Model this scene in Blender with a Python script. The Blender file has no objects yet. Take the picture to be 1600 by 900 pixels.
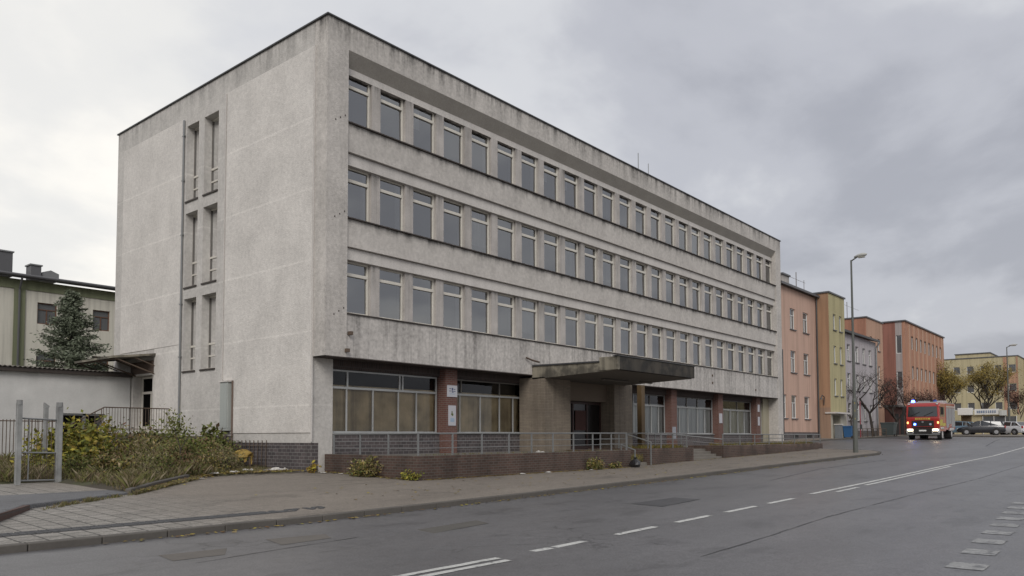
import bpy, math, random
from mathutils import Vector, Matrix, noise as mnoise
random.seed(7)
R = math.radians
sc = bpy.context.scene
C = sc.collection

# ------------------------------------------------------------------ camera
cam_d = bpy.data.cameras.new('camera'); cam = bpy.data.objects.new('camera', cam_d); C.objects.link(cam)
FPX, YAW, PIT, ROLL = 1208.70, R(40.14544), R(2.76623), R(-0.13352)
cam_d.sensor_width = 36; cam_d.lens = FPX / 1600 * 36
cam_d.shift_y = (624.08 - 450) / 1600
cam_d.clip_start = 0.1; cam_d.clip_end = 3000
fw = Vector((math.cos(YAW)*math.cos(PIT), math.sin(YAW)*math.cos(PIT), math.sin(PIT)))
rt = Vector((math.sin(YAW), -math.cos(YAW), 0)); up = rt.cross(fw)
r2 = rt*math.cos(ROLL) + up*math.sin(ROLL); u2 = -rt*math.sin(ROLL) + up*math.cos(ROLL)
mw = Matrix((r2, u2, -fw)).transposed().to_4x4(); mw.translation = Vector((0, 0, 1.6))
cam.matrix_world = mw
sc.camera = cam

# ------------------------------------------------------------------ light
SUN_DIR = Vector((-0.70, -0.52, 0.62)).normalized()
sun_d = bpy.data.lights.new('sun', 'SUN'); sun_d.energy = 1.35; sun_d.angle = R(28); sun_d.color = (1.0, 0.965, 0.91)
sun = bpy.data.objects.new('sun', sun_d); C.objects.link(sun)
sun.rotation_euler = SUN_DIR.to_track_quat('Z', 'Y').to_euler()
sc.view_settings.view_transform = 'Standard'; sc.view_settings.look = 'None'
sc.view_settings.exposure = 0.30; sc.view_settings.gamma = 1
w = bpy.data.worlds.new('World'); sc.world = w; w.use_nodes = True
nt = w.node_tree; nt.nodes.clear()
def N(nt, t, **k):
    n = nt.nodes.new(t)
    for a, b in k.items():
        if a in ('in_',):
            for i, v in b.items(): n.inputs[i].default_value = v
        else: setattr(n, a, b)
    return n
L_ = lambda nt, a, b: nt.links.new(a, b)
def ramp(nt, fac, stops, interp='EASE'):
    r = nt.nodes.new('ShaderNodeValToRGB'); r.color_ramp.interpolation = interp
    els = r.color_ramp.elements
    while len(els) < len(stops): els.new(0.5)
    for e, (p, c) in zip(els, stops):
        e.position = p; e.color = (c if len(c) == 4 else (*c, 1))
    nt.links.new(fac, r.inputs[0]); return r.outputs[0]
def math_(nt, op, a, b=None, clamp=False):
    m = nt.nodes.new('ShaderNodeMath'); m.operation = op; m.use_clamp = clamp
    for i, v in enumerate((a, b)):
        if v is None: continue
        if isinstance(v, (int, float)): m.inputs[i].default_value = v
        else: nt.links.new(v, m.inputs[i])
    return m.outputs[0]
sky = N(nt, 'ShaderNodeTexSky'); sky.sky_type = 'NISHITA'; sky.sun_disc = False
sky.sun_elevation = math.asin(SUN_DIR.z); sky.sun_rotation = math.atan2(SUN_DIR.x, SUN_DIR.y) % (2*math.pi)
sky.air_density = 1.5; sky.dust_density = 3
tc = N(nt, 'ShaderNodeTexCoord')
# cloud deck: project the view direction on a flat layer so clouds flatten towards the horizon
sx = N(nt, 'ShaderNodeSeparateXYZ'); L_(nt, tc.outputs['Generated'], sx.inputs[0])
zz = math_(nt, 'ADD', math_(nt, 'MAXIMUM', sx.outputs[2], 0.0), 0.30)
cb = N(nt, 'ShaderNodeCombineXYZ')
L_(nt, math_(nt, 'DIVIDE', sx.outputs[0], zz), cb.inputs[0]); L_(nt, math_(nt, 'DIVIDE', sx.outputs[1], zz), cb.inputs[1])
n1 = N(nt, 'ShaderNodeTexNoise', in_={'Scale': 1.5, 'Detail': 7.0, 'Roughness': 0.52, 'Distortion': 0.25}); L_(nt, cb.outputs[0], n1.inputs['Vector'])
mp2 = N(nt, 'ShaderNodeMapping', in_={'Location': (3.1, 7.7, 0)}); L_(nt, cb.outputs[0], mp2.inputs[0])
n2 = N(nt, 'ShaderNodeTexNoise', in_={'Scale': 0.45, 'Detail': 3.0, 'Roughness': 0.5}); L_(nt, mp2.outputs[0], n2.inputs['Vector'])
mixn = math_(nt, 'ADD', math_(nt, 'MULTIPLY', n1.outputs[0], 0.85), math_(nt, 'MULTIPLY', n2.outputs[0], 0.38)); mixn = math_(nt, 'SUBTRACT', mixn, 0.11)
dotn = N(nt, 'ShaderNodeVectorMath', operation='DOT_PRODUCT'); L_(nt, tc.outputs['Generated'], dotn.inputs[0])
dotn.inputs[1].default_value = Vector((0.10, 0.97, 0.22)).normalized()
left = math_(nt, 'MULTIPLY', math_(nt, 'SUBTRACT', dotn.outputs['Value'], 0.58, True), 0.72)
val = math_(nt, 'ADD', math_(nt, 'SUBTRACT', mixn, 0.035), left)
cloud = ramp(nt, val, [(0.34, (0.36, 0.368, 0.41)), (0.45, (0.46, 0.468, 0.51)), (0.55, (0.60, 0.607, 0.632)), (0.70, (0.75, 0.742, 0.725)), (0.84, (0.93, 0.895, 0.835))])
mx = N(nt, 'ShaderNodeMix', data_type='RGBA'); mx.inputs['Factor'].default_value = 0.93
sk = N(nt, 'ShaderNodeVectorMath', operation='SCALE'); L_(nt, sky.outputs[0], sk.inputs[0]); sk.inputs['Scale'].default_value = 0.9
cs = N(nt, 'ShaderNodeVectorMath', operation='SCALE'); L_(nt, cloud, cs.inputs[0]); cs.inputs['Scale'].default_value = 9.6
L_(nt, sk.outputs[0], mx.inputs['A']); L_(nt, cs.outputs[0], mx.inputs['B'])
bg = N(nt, 'ShaderNodeBackground'); bg.inputs[1].default_value = 0.1
L_(nt, mx.outputs['Result'], bg.inputs[0])
L_(nt, bg.outputs[0], N(nt, 'ShaderNodeOutputWorld').inputs[0])

# ------------------------------------------------------------------ materials
MATS = {}
def mat(name, col, rough=0.85, var=0.12, vs=0.5, fine=0.08, fs=22, bump=0.15, bs=60, streak=0, streak_sc=3.0, metal=0, spec=0.5,
        obj=False, drips=None, drip_amt=0.4, lines=None, brick=None, emit=0, coat=0, island=None, tint=None, base2=None, b2scale=0.3, b2t=(0.42, 0.60)):
    if name in MATS: return MATS[name]
    m = bpy.data.materials.new(name); m.use_nodes = True; nt = m.node_tree; nt.nodes.clear(); MATS[name] = m
    out = N(nt, 'ShaderNodeOutputMaterial'); P = N(nt, 'ShaderNodeBsdfPrincipled'); L_(nt, P.outputs[0], out.inputs[0])
    P.inputs['Roughness'].default_value = rough; P.inputs['Metallic'].default_value = metal
    P.inputs['Specular IOR Level'].default_value = spec; P.inputs['Coat Weight'].default_value = coat
    if emit:
        P.inputs['Emission Color'].default_value = (*col, 1); P.inputs['Emission Strength'].default_value = emit
    if obj: pos = N(nt, 'ShaderNodeTexCoord').outputs['Object']
    else: pos = N(nt, 'ShaderNodeNewGeometry').outputs['Position']
    sep = N(nt, 'ShaderNodeSeparateXYZ'); L_(nt, pos, sep.inputs[0])
    def noise(scale, det=3.0, vec=None, rough_=0.55):
        n = N(nt, 'ShaderNodeTexNoise', in_={'Scale': scale, 'Detail': det, 'Roughness': rough_}); L_(nt, vec or pos, n.inputs['Vector']); return n.outputs[0]
    k = math_(nt, 'MULTIPLY_ADD', noise(vs, 4), 2*var); k.node.inputs[2].default_value = 1 - var
    if fine:
        k2 = math_(nt, 'MULTIPLY_ADD', noise(fs, 2), 2*fine); k2.node.inputs[2].default_value = -fine; k = math_(nt, 'ADD', k, k2)
    if streak:
        mp = N(nt, 'ShaderNodeMapping', in_={'Scale': (streak_sc, streak_sc, 0.12)}); L_(nt, pos, mp.inputs[0])
        s = noise(1.0, 4, mp.outputs[0], 0.65)
        s2 = ramp(nt, s, [(0.42, (0, 0, 0)), (0.68, (1, 1, 1))])
        k = math_(nt, 'SUBTRACT', k, math_(nt, 'MULTIPLY', s2, streak))
    if drips:
        mp = N(nt, 'ShaderNodeMapping', in_={'Scale': (2.2, 2.2, 0.25)}); L_(nt, pos, mp.inputs[0])
        s = ramp(nt, noise(1.0, 5, mp.outputs[0], 0.7), [(0.40, (0, 0, 0)), (0.66, (1, 1, 1))])
        acc = None
        for (zt, ln) in drips:
            mr = N(nt, 'ShaderNodeMapRange', in_={'From Min': zt - ln, 'From Max': zt, 'To Min': 0.0, 'To Max': 1.0}); L_(nt, sep.outputs[2], mr.inputs[0])
            a = math_(nt, 'POWER', mr.outputs[0], 1.8)
            a = math_(nt, 'MULTIPLY', a, math_(nt, 'LESS_THAN', sep.outputs[2], zt + 0.02))
            acc = a if acc is None else math_(nt, 'ADD', acc, a)
        k = math_(nt, 'SUBTRACT', k, math_(nt, 'MULTIPLY', math_(nt, 'MULTIPLY', acc, s), drip_amt))
    if lines:
        for z in lines:
            wob = math_(nt, 'MULTIPLY', math_(nt, 'SUBTRACT', noise(1.3, 2), 0.5), 0.05)
            d = math_(nt, 'ABSOLUTE', math_(nt, 'SUBTRACT', math_(nt, 'ADD', sep.outputs[2], wob), z))
            a = math_(nt, 'LESS_THAN', d, 0.035)
            k = math_(nt, 'ADD', k, math_(nt, 'MULTIPLY', math_(nt, 'MULTIPLY', a, noise(3.0, 3)), 0.22))
    colsock = None
    if brick:
        bw, bh, mortar, c2, cm = brick
        v = N(nt, 'ShaderNodeCombineXYZ'); L_(nt, math_(nt, 'ADD', sep.outputs[0], sep.outputs[1]), v.inputs[0]); L_(nt, sep.outputs[2], v.inputs[1])
        b = N(nt, 'ShaderNodeTexBrick', in_={'Color1': (*col, 1), 'Color2': (*c2, 1), 'Mortar': (*cm, 1), 'Scale': 1.0, 'Mortar Size': mortar, 'Brick Width': bw, 'Row Height': bh, 'Bias': 0.0, 'Mortar Smooth': 0.2})
        L_(nt, v.outputs[0], b.inputs['Vector']); colsock = b.outputs['Color']
    elif island:
        g = N(nt, 'ShaderNodeNewGeometry'); colsock = ramp(nt, g.outputs['Random Per Island'], island, 'LINEAR')
    elif base2:
        f = ramp(nt, noise(b2scale, 4), [(b2t[0], (0, 0, 0)), (b2t[1], (1, 1, 1))])
        mxx = N(nt, 'ShaderNodeMix', data_type='RGBA'); L_(nt, f, mxx.inputs['Factor']); mxx.inputs['A'].default_value = (*col, 1); mxx.inputs['B'].default_value = (*base2, 1)
        colsock = mxx.outputs['Result']
    sc_ = N(nt, 'ShaderNodeVectorMath', operation='SCALE')
    if colsock: L_(nt, colsock, sc_.inputs[0])
    else: sc_.inputs[0].default_value = col
    L_(nt, k, sc_.inputs['Scale']); L_(nt, sc_.outputs[0], P.inputs['Base Color'])
    if bump:
        bn = N(nt, 'ShaderNodeBump', in_={'Strength': bump, 'Distance': 0.02}); L_(nt, noise(bs, 3), bn.inputs['Height']); L_(nt, bn.outputs[0], P.inputs['Normal'])
    return m

SILLS = [12.52, 9.17, 5.84]
CONC = (0.50, 0.470, 0.438)
m_end = mat('plaster_end_wall', (0.51, 0.487, 0.458), var=0.24, vs=0.9, fine=0.24, fs=8, bump=0.8, bs=24, streak=0.04, streak_sc=2.2, lines=[12.6, 10.12, 7.65, 5.2, 2.7], drips=[(15.95, 1.6)], drip_amt=0.4)
m_panel = mat('plaster_panel', (0.61, 0.58, 0.545), var=0.24, vs=0.7, fine=0.22, fs=8, bump=0.8, bs=24, streak=0.04, streak_sc=2.4, lines=[12.6, 10.12, 7.65, 5.2, 2.7])
m_fac = mat('plaster_facade', CONC, var=0.26, vs=0.8, fine=0.25, fs=8, bump=0.8, bs=24, streak=0.06, drips=[(15.95, 1.0), (12.52, 0.55), (9.17, 0.45), (5.84, 0.9)], drip_amt=0.9)
m_span = mat('plaster_lower_spandrel', (0.50, 0.472, 0.445), var=0.25, vs=0.9, fine=0.40, fs=9, bump=0.45, bs=40, streak=0.30, streak_sc=4.5, drips=[(5.84, 1.2)], drip_amt=0.3)
m_frm = mat('plaster_frame_wall', CONC, var=0.32, vs=0.8, fine=0.32, fs=8, bump=0.8, bs=24, streak=0.10, streak_sc=2.5, drips=[(15.95, 1.2)], drip_amt=0.8)
m_lint = mat('concrete_lintel', (0.56, 0.53, 0.50), var=0.2, fine=0.25, streak=0.10, bump=0.2)
m_pier = mat('concrete_pier', (0.44, 0.41, 0.385), var=0.35, vs=1.3, fine=0.25, streak=0.18, streak_sc=5, bump=0.3, drips=[(14.3, 0.9), (11.0, 0.9), (7.7, 0.9)], drip_amt=0.6)
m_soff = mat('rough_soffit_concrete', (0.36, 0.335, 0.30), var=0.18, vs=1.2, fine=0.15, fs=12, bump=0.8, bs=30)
m_sill = mat('rusty_sill_metal', (0.045, 0.035, 0.03), rough=0.6, var=0.3)
m_cop = mat('dark_coping_sheet', (0.05, 0.05, 0.052), rough=0.5)
m_brk = mat('dark_brown_brick', (0.058, 0.036, 0.028), var=0.25, vs=0.7, brick=(0.24, 0.085, 0.012, (0.090, 0.052, 0.040), (0.105, 0.088, 0.075)), streak=0.35, streak_sc=1.2, drips=[(1.12, .35)], drip_amt=-.8, bump=0.5)
m_plin = mat('grey_plinth_brick', (0.060, 0.052, 0.054), var=0.22, vs=0.6, brick=(0.26, 0.12, 0.010, (0.10, 0.082, 0.082), (0.19, 0.18, 0.175)), streak=0.2, bump=0.4)
m_redb = mat('red_pillar_brick', (0.115, 0.050, 0.038), var=0.2, brick=(0.25, 0.08, 0.012, (0.145, 0.062, 0.047), (0.16, 0.12, 0.105)), bump=0.4)
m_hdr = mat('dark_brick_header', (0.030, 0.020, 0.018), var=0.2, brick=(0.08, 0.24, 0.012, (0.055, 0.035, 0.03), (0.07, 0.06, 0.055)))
m_porch = mat('sandstone_porch_cladding', (0.20, 0.165, 0.13), var=0.22, vs=0.9, fine=0.15, fs=8, brick=(0.40, 0.07, 0.006, (0.24, 0.20, 0.155), (0.14, 0.115, 0.09)), streak=0.25, bump=0.5)
m_can = mat('stained_canopy_concrete', (0.25, 0.225, 0.175), base2=(.10, .09, .072), b2scale=1.4, var=0.3, vs=1.0, fine=0.15, streak=0.45, streak_sc=2.5, bump=0.5)
m_canf = mat('blackened_canopy_front', (0.028, 0.026, 0.023), var=0.35, vs=1.3, streak=0.3, streak_sc=3, bump=0.5, base2=(0.06, 0.052, 0.042), b2scale=1.6)
m_cans = mat('canopy_soffit', (0.135, 0.120, 0.105), var=0.2, vs=0.8)
m_wood = mat('weathered_window_frame', (0.60, 0.57, 0.51), rough=0.7, var=0.12, vs=2)
m_frw = mat('pale_metal_frame', (0.36, 0.365, 0.36), rough=0.5, var=0.4, metal=0.2)
m_frd = mat('worn_dark_frame', (0.12, 0.11, 0.10), rough=0.6, var=0.25, vs=3)
m_gal = mat('galvanised_railing', (0.23, 0.235, 0.235), rough=0.45, var=0.15, vs=3, metal=0.4)
m_rust = mat('rusty_steel', (0.10, 0.07, 0.05), rough=0.75, var=0.4, vs=3)
m_brown = mat('brown_painted_post', (0.115, 0.075, 0.035), rough=0.6, var=0.25, vs=2, streak=0.2)
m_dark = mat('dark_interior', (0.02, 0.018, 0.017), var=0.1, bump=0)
m_room = mat('room_wall', (0.28, 0.27, 0.26), var=0.1, bump=0)
m_curt = mat('white_curtain', (0.56, 0.58, 0.56), var=0.12, streak=0.35, streak_sc=7, bump=0)
m_curt2 = mat('grey_net_curtain', (0.45, 0.45, 0.44), var=0.12, streak=0.3, streak_sc=6, bump=0)
m_tan = mat('tan_paper_blind', (0.50, 0.40, 0.25), var=0.7, vs=1.4, fine=0.03, fs=3, streak=0.35, streak_sc=2.0, bump=0)
m_door = mat('dark_wood_door', (0.045, 0.022, 0.018), rough=0.5, var=0.2)
m_white = mat('white_paint', (0.70, 0.70, 0.68), rough=0.5, var=0.06)
def glass(name, tint, fr, rough=0.02, wob=0.008):
    m = bpy.data.materials.new(name); m.use_nodes = True; nt = m.node_tree; nt.nodes.clear()
    out = N(nt, 'ShaderNodeOutputMaterial'); g = N(nt, 'ShaderNodeBsdfGlossy', in_={'Roughness': rough, 'Color': (0.95, 0.955, 0.96, 1)}); t = N(nt, 'ShaderNodeBsdfTransparent', in_={'Color': (*tint, 1)})
    f = N(nt, 'ShaderNodeFresnel', in_={'IOR': fr}); mx = N(nt, 'ShaderNodeMixShader')
    L_(nt, f.outputs[0], mx.inputs[0]); L_(nt, t.outputs[0], mx.inputs[1]); L_(nt, g.outputs[0], mx.inputs[2])
    tc = N(nt, 'ShaderNodeNewGeometry'); n = N(nt, 'ShaderNodeTexNoise', in_={'Scale': 0.7, 'Detail': 1.0}); L_(nt, tc.outputs['Position'], n.inputs['Vector'])
    b = N(nt, 'ShaderNodeBump', in_={'Strength': 0.5, 'Distance': wob}); L_(nt, n.outputs[0], b.inputs['Height']); L_(nt, b.outputs[0], g.inputs['Normal']); L_(nt, b.outputs[0], f.inputs['Normal'])
    L_(nt, mx.outputs[0], out.inputs[0]); return m
m_glass = glass('window_glass', (0.88, 0.90, 0.92), 2.95)
m_glass2 = glass('shop_glass', (0.93, 0.93, 0.91), 1.5)

# ------------------------------------------------------------------ mesh helpers
class MB:
    def __init__(s): s.v = []; s.f = []
    def add(s, vs, fs):
        o = len(s.v); s.v += [tuple(p) for p in vs]; s.f += [tuple(i + o for i in f) for f in fs]; return s
    def box(s, x0, x1, y0, y1, z0, z1):
        v = [(x, y, z) for z in (z0, z1) for (x, y) in ((x0, y0), (x1, y0), (x1, y1), (x0, y1))]
        return s.add(v, [(3, 2, 1, 0), (4, 5, 6, 7), (0, 1, 5, 4), (1, 2, 6, 5), (2, 3, 7, 6), (3, 0, 4, 7)])
    def obox(s, c, d, rz=0, ry=0):
        M = Matrix.Rotation(rz, 3, 'Z') @ Matrix.Rotation(ry, 3, 'Y'); c = Vector(c)
        v = [c + M @ Vector((a*d[0]/2, b*d[1]/2, e*d[2]/2)) for e in (-1, 1) for (a, b) in ((-1, -1), (1, -1), (1, 1), (-1, 1))]
        return s.add(v, [(3, 2, 1, 0), (4, 5, 6, 7), (0, 1, 5, 4), (1, 2, 6, 5), (2, 3, 7, 6), (3, 0, 4, 7)])
    def tube(s, p0, p1, r0, r1=None, n=8, cap=True):
        r1 = r0 if r1 is None else r1; p0 = Vector(p0); p1 = Vector(p1); d = p1 - p0
        if d.length < 1e-6: return s
        q = d.to_track_quat('Z', 'Y'); v = []
        for p, r in ((p0, r0), (p1, r1)):
            for i in range(n):
                a = 2*math.pi*i/n; v.append(p + q @ Vector((r*math.cos(a), r*math.sin(a), 0)))
        f = [(i, (i+1) % n, n + (i+1) % n, n + i) for i in range(n)]
        if cap: f += [tuple(range(n-1, -1, -1)), tuple(range(n, 2*n))]
        return s.add(v, f)
    def path(s, pts, r, n=6):
        for a, b in zip(pts, pts[1:]): s.tube(a, b, r, n=n)
        return s
    def prism(s, poly, z0, z1):
        n = len(poly); v = [(*p, z0) for p in poly] + [(*p, z1) for p in poly]
        return s.add(v, [tuple(range(n-1, -1, -1)), tuple(range(n, 2*n))] + [(i, (i+1) % n, n+(i+1) % n, n+i) for i in range(n)])
    def yprism(s, poly, y0, y1):   # polygon in x,z extruded along y
        n = len(poly); v = [(p[0], y0, p[1]) for p in poly] + [(p[0], y1, p[1]) for p in poly]
        return s.add(v, [tuple(range(n)), tuple(range(2*n-1, n-1, -1))] + [((i+1) % n, i, n+i, n+(i+1) % n) for i in range(n)])
    def quad(s, *p): return s.add(p, [tuple(range(len(p)))])
    def build(s, name, m, parent=None, local=False, bevel=0, smooth=False, loc=None):
        me = bpy.data.meshes.new(name); off = Vector((0, 0, 0))
        if loc is not None: off = Vector(loc)
        elif parent is not None and not local:
            q = parent
            while q is not None: off += q.location; q = q.parent
        me.from_pydata([(x-off.x, y-off.y, z-off.z) for x, y, z in s.v], [], s.f); me.update()
        me.materials.append(m)
        if smooth: me.polygons.foreach_set('use_smooth', [True]*len(me.polygons))
        o = bpy.data.objects.new(name, me); C.objects.link(o); o.parent = parent
        if loc is not None: o.location = off
        if bevel:
            b = o.modifiers.new('bevel', 'BEVEL'); b.width = bevel; b.segments = 2; b.limit_method = 'ANGLE'
        return o
def B(*a): return MB().box(*a)
def tag(o, label=None, cat=None, group=None, kind=None):
    if label: o['label'] = label
    if cat: o['category'] = cat
    if group: o['group'] = group
    if kind: o['kind'] = kind
    return o
def thing(name, label, cat, loc=(0, 0, 0), rz=0, group=None):
    o = bpy.data.objects.new(name, None); C.objects.link(o); o.location = loc; o.rotation_euler = (0, 0, rz); o.empty_display_size = 0.3
    return tag(o, label, cat, group)
def interp(tab, x):
    if x <= tab[0][0]: return tab[0][1]
    for (a, b), (c, d) in zip(tab, tab[1:]):
        if x <= c: return b + (d-b)*(x-a)/(c-a)
    return tab[-1][1]
def copy_tree(o, parent=None):
    c = o.copy(); C.objects.link(c); c.parent = parent
    for ch in list(o.children): copy_tree(ch, c)
    return c
class Frame:     # a wall plane: u along the wall, z up, d inward
    def __init__(s, o, u, n): s.o = Vector(o); s.u = Vector(u); s.n = Vector(n)
    def p(s, u, z, d=0): return s.o + s.u*u + Vector((0, 0, z)) - s.n*d
    def bx(s, mb, u0, u1, z0, z1, d0, d1):
        v = [s.p(u, z, d) for z in (z0, z1) for (u, d) in ((u0, d0), (u1, d0), (u1, d1), (u0, d1))]
        return mb.add(v, [(3, 2, 1, 0), (4, 5, 6, 7), (0, 1, 5, 4), (1, 2, 6, 5), (2, 3, 7, 6), (3, 0, 4, 7)])
    def wall(s, mb, u0, u1, z0, z1, holes, depth):
        us = sorted({u0, u1, *[h[0] for h in holes], *[h[1] for h in holes]}); zs = sorted({z0, z1, *[h[2] for h in holes], *[h[3] for h in holes]})
        us = [u for u in us if u0 <= u <= u1]; zs = [z for z in zs if z0 <= z <= z1]
        for a, b in zip(us, us[1:]):
            for c, d in zip(zs, zs[1:]):
                mu, mz = (a+b)/2, (c+d)/2
                if not any(h[0] < mu < h[1] and h[2] < mz < h[3] for h in holes):
                    mb.quad(s.p(a, c), s.p(b, c), s.p(b, d), s.p(a, d))
        for h in holes:
            a, b, c, d = h
            mb.quad(s.p(a, c), s.p(a, d), s.p(a, d, depth), s.p(a, c, depth)); mb.quad(s.p(b, c), s.p(b, c, depth), s.p(b, d, depth), s.p(b, d))
            mb.quad(s.p(a, d), s.p(b, d), s.p(b, d, depth), s.p(a, d, depth)); mb.quad(s.p(a, c), s.p(a, c, depth), s.p(b, c, depth), s.p(b, c))
        return mb

# ------------------------------------------------------------------ terrain
ROAD = [(-300, 0), (9, 0), (17, .10), (25, .21), (34, .36), (47, .54), (58, .83), (70, 1.20), (90, 1.50), (120, 1.62), (400, 2.0)]
BACK = [(-50, .25), (4, .27), (16, .28), (28, .30), (34, .43), (39, .51), (52, .74), (58, 1.05), (70, 1.30), (90, 1.58), (120, 1.68), (400, 2.1)]
FAR = [(-50, .42), (15, .43), (16, .43), (40, .6), (60, 1.36), (70, 1.42), (90, 1.62), (120, 1.70), (400, 2.1)]
road = lambda x: interp(ROAD, x)
def ground(x, y):
    if y < 12.3: return road(x)
    if y < 17.3:
        t = (y-12.3)/5; return (road(x)+.11*(x < 52))*(1-t) + interp(BACK, x)*t
    z = interp(BACK, x) + min(1, (y-17.3)/4.7)*(interp(FAR, x) - interp(BACK, x))
    if x < 20: z += interp([(28, 0), (33, .30), (36, .45), (60, .7)], y)
    return z
KERB = [(-60, 12.3), (46.5, 12.3), (48.5, 12.7), (50.2, 13.6), (51.2, 15.0), (51.6, 17.0), (51.9, 19.8), (400, 19.8)]
def frange(a, b, st):
    o = []; x = a
    while x < b - 1e-6: o.append(x); x += st
    return o + [b]
def grid(xs, ysf, zf):
    mb = MB(); cols = [[(x, y, zf(x, y)) for y in ysf(x)] for x in xs]; n = len(cols[0])
    for c in cols: mb.v += c
    for i in range(len(cols)-1):
        for j in range(n-1): mb.f.append((i*n+j, (i+1)*n+j, (i+1)*n+j+1, i*n+j+1))
    return mb

# materials of the ground
def ground_mat(name, col, rough, rvar, cracks=0.0, pav=None, patch=None, wet=0.5):
    m = bpy.data.materials.new(name); m.use_nodes = True; nt = m.node_tree; nt.nodes.clear()
    out = N(nt, 'ShaderNodeOutputMaterial'); P = N(nt, 'ShaderNodeBsdfPrincipled'); L_(nt, P.outputs[0], out.inputs[0]); P.inputs['Specular IOR Level'].default_value = wet
    pos = N(nt, 'ShaderNodeNewGeometry').outputs['Position']; sep = N(nt, 'ShaderNodeSeparateXYZ'); L_(nt, pos, sep.inputs[0])
    def noise(scale, det=4.0, vec=None, ro=0.6):
        n = N(nt, 'ShaderNodeTexNoise', in_={'Scale': scale, 'Detail': det, 'Roughness': ro}); L_(nt, vec or pos, n.inputs['Vector']); return n.outputs[0]
    mp = N(nt, 'ShaderNodeMapping', in_={'Scale': (0.25, 1.1, 1)}); L_(nt, pos, mp.inputs[0])
    lane = noise(0.9, 4, mp.outputs[0]); big = noise(0.35, 5); fine = noise(38, 2); med = noise(6, 4)
    k = math_(nt, 'ADD', math_(nt, 'ADD', math_(nt, 'MULTIPLY', big, 0.45), math_(nt, 'MULTIPLY', lane, 0.55)), math_(nt, 'ADD', math_(nt, 'MULTIPLY', fine, 1.9), math_(nt, 'MULTIPLY', med, 0.60)))
    k = math_(nt, 'SUBTRACT', k, 0.73)
    sep2 = sep
    if cracks:
        v = N(nt, 'ShaderNodeTexVoronoi', feature='DISTANCE_TO_EDGE', in_={'Scale': 0.55})
        wv = N(nt, 'ShaderNodeVectorMath', operation='ADD'); nn = N(nt, 'ShaderNodeTexNoise', in_={'Scale': 1.2, 'Detail': 4.0}); L_(nt, pos, nn.inputs['Vector']); L_(nt, pos, wv.inputs[0]); L_(nt, nn.outputs['Color'], wv.inputs[1])
        L_(nt, wv.outputs[0], v.inputs['Vector'])
        c = math_(nt, 'LESS_THAN', v.outputs['Distance'], 0.009)
        c = math_(nt, 'MULTIPLY', c, ramp(nt, noise(0.22, 3), [(0.50, (0, 0, 0)), (0.60, (1, 1, 1))]))
        k = math_(nt, 'SUBTRACT', k, math_(nt, 'MULTIPLY', c, cracks))
    bl = N(nt, 'ShaderNodeMapping', in_={'Scale': (0.6, 1.3, 1)}); L_(nt, pos, bl.inputs[0])
    k = math_(nt, 'MULTIPLY', k, math_(nt, 'SUBTRACT', 1.0, math_(nt, 'MULTIPLY', ramp(nt, noise(0.9, 6, bl.outputs[0], 0.62), [(0.57, (0, 0, 0)), (0.63, (1, 1, 1))]), 0.22)))
    colsock = None
    if pav:
        v = N(nt, 'ShaderNodeCombineXYZ'); L_(nt, sep.outputs[0], v.inputs[0]); L_(nt, sep.outputs[1], v.inputs[1])
        b = N(nt, 'ShaderNodeTexBrick', in_={'Color1': (*col, 1), 'Color2': (*pav[0], 1), 'Mortar': (*pav[1], 1), 'Scale': 1.0, 'Mortar Size': 0.018, 'Brick Width': 0.36, 'Row Height': 0.36, 'Mortar Smooth': 0.3}, offset=0.5)
        mr = N(nt, 'ShaderNodeMapping', in_={'Rotation': (0, 0, R(90))}); L_(nt, v.outputs[0], mr.inputs[0]); L_(nt, mr.outputs[0], b.inputs['Vector'])
        # joints worn/filled towards the right
        f = ramp(nt, math_(nt, 'ADD', math_(nt, 'DIVIDE', math_(nt, 'SUBTRACT', sep.outputs[0], 6.0), 8.0), math_(nt, 'MULTIPLY', big, 0.4)), [(0.15, (0, 0, 0)), (0.65, (1, 1, 1))])
        mxx = N(nt, 'ShaderNodeMix', data_type='RGBA'); L_(nt, f, mxx.inputs['Factor']); L_(nt, b.outputs['Color'], mxx.inputs['A']); mxx.inputs['B'].default_value = (*pav[2], 1); colsock = mxx.outputs['Result']
    s = N(nt, 'ShaderNodeVectorMath', operation='SCALE'); L_(nt, k, s.inputs['Scale'])
    if colsock: L_(nt, colsock, s.inputs[0])
    else: s.inputs[0].default_value = col
    L_(nt, s.outputs[0], P.inputs['Base Color'])
    rr = math_(nt, 'MULTIPLY_ADD', noise(0.5, 4, mp.outputs[0]), rvar*2); rr.node.inputs[2].default_value = rough - rvar; L_(nt, rr, P.inputs['Roughness'])
    bn = N(nt, 'ShaderNodeBump', in_={'Strength': 0.35, 'Distance': 0.012}); L_(nt, noise(60, 3), bn.inputs['Height']); L_(nt, bn.outputs[0], P.inputs['Normal'])
    return m
m_road = ground_mat('wet_asphalt', (0.112, 0.109, 0.113), 0.42, 0.14, cracks=0.45, wet=0.75)
m_walk = ground_mat('pavement', (0.215, 0.20, 0.178), 0.68, 0.10, pav=((0.27, 0.25, 0.225), (0.050, 0.047, 0.042), (0.185, 0.160, 0.134)), cracks=0.2)
m_slab = ground_mat('old_asphalt_slab', (0.115, 0.115, 0.12), 0.7, 0.08, cracks=0.5)
m_kerb = mat('kerb_concrete', (0.095, 0.086, 0.076), var=0.35, vs=0.9, fine=0.15)
m_soil = mat('soil_and_dead_grass', (0.050, 0.040, 0.026), var=0.4, vs=0.9, fine=0.3, fs=30, bump=0.8, bs=20, base2=(0.060, 0.062, 0.026), b2scale=0.6)
m_line = mat('worn_road_paint', (0.50, 0.50, 0.475), rough=0.6, var=0.25, vs=2.2, fine=0.30, fs=40, base2=(0.16, 0.16, 0.165), b2scale=9, b2t=(0.56, 0.70))
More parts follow.
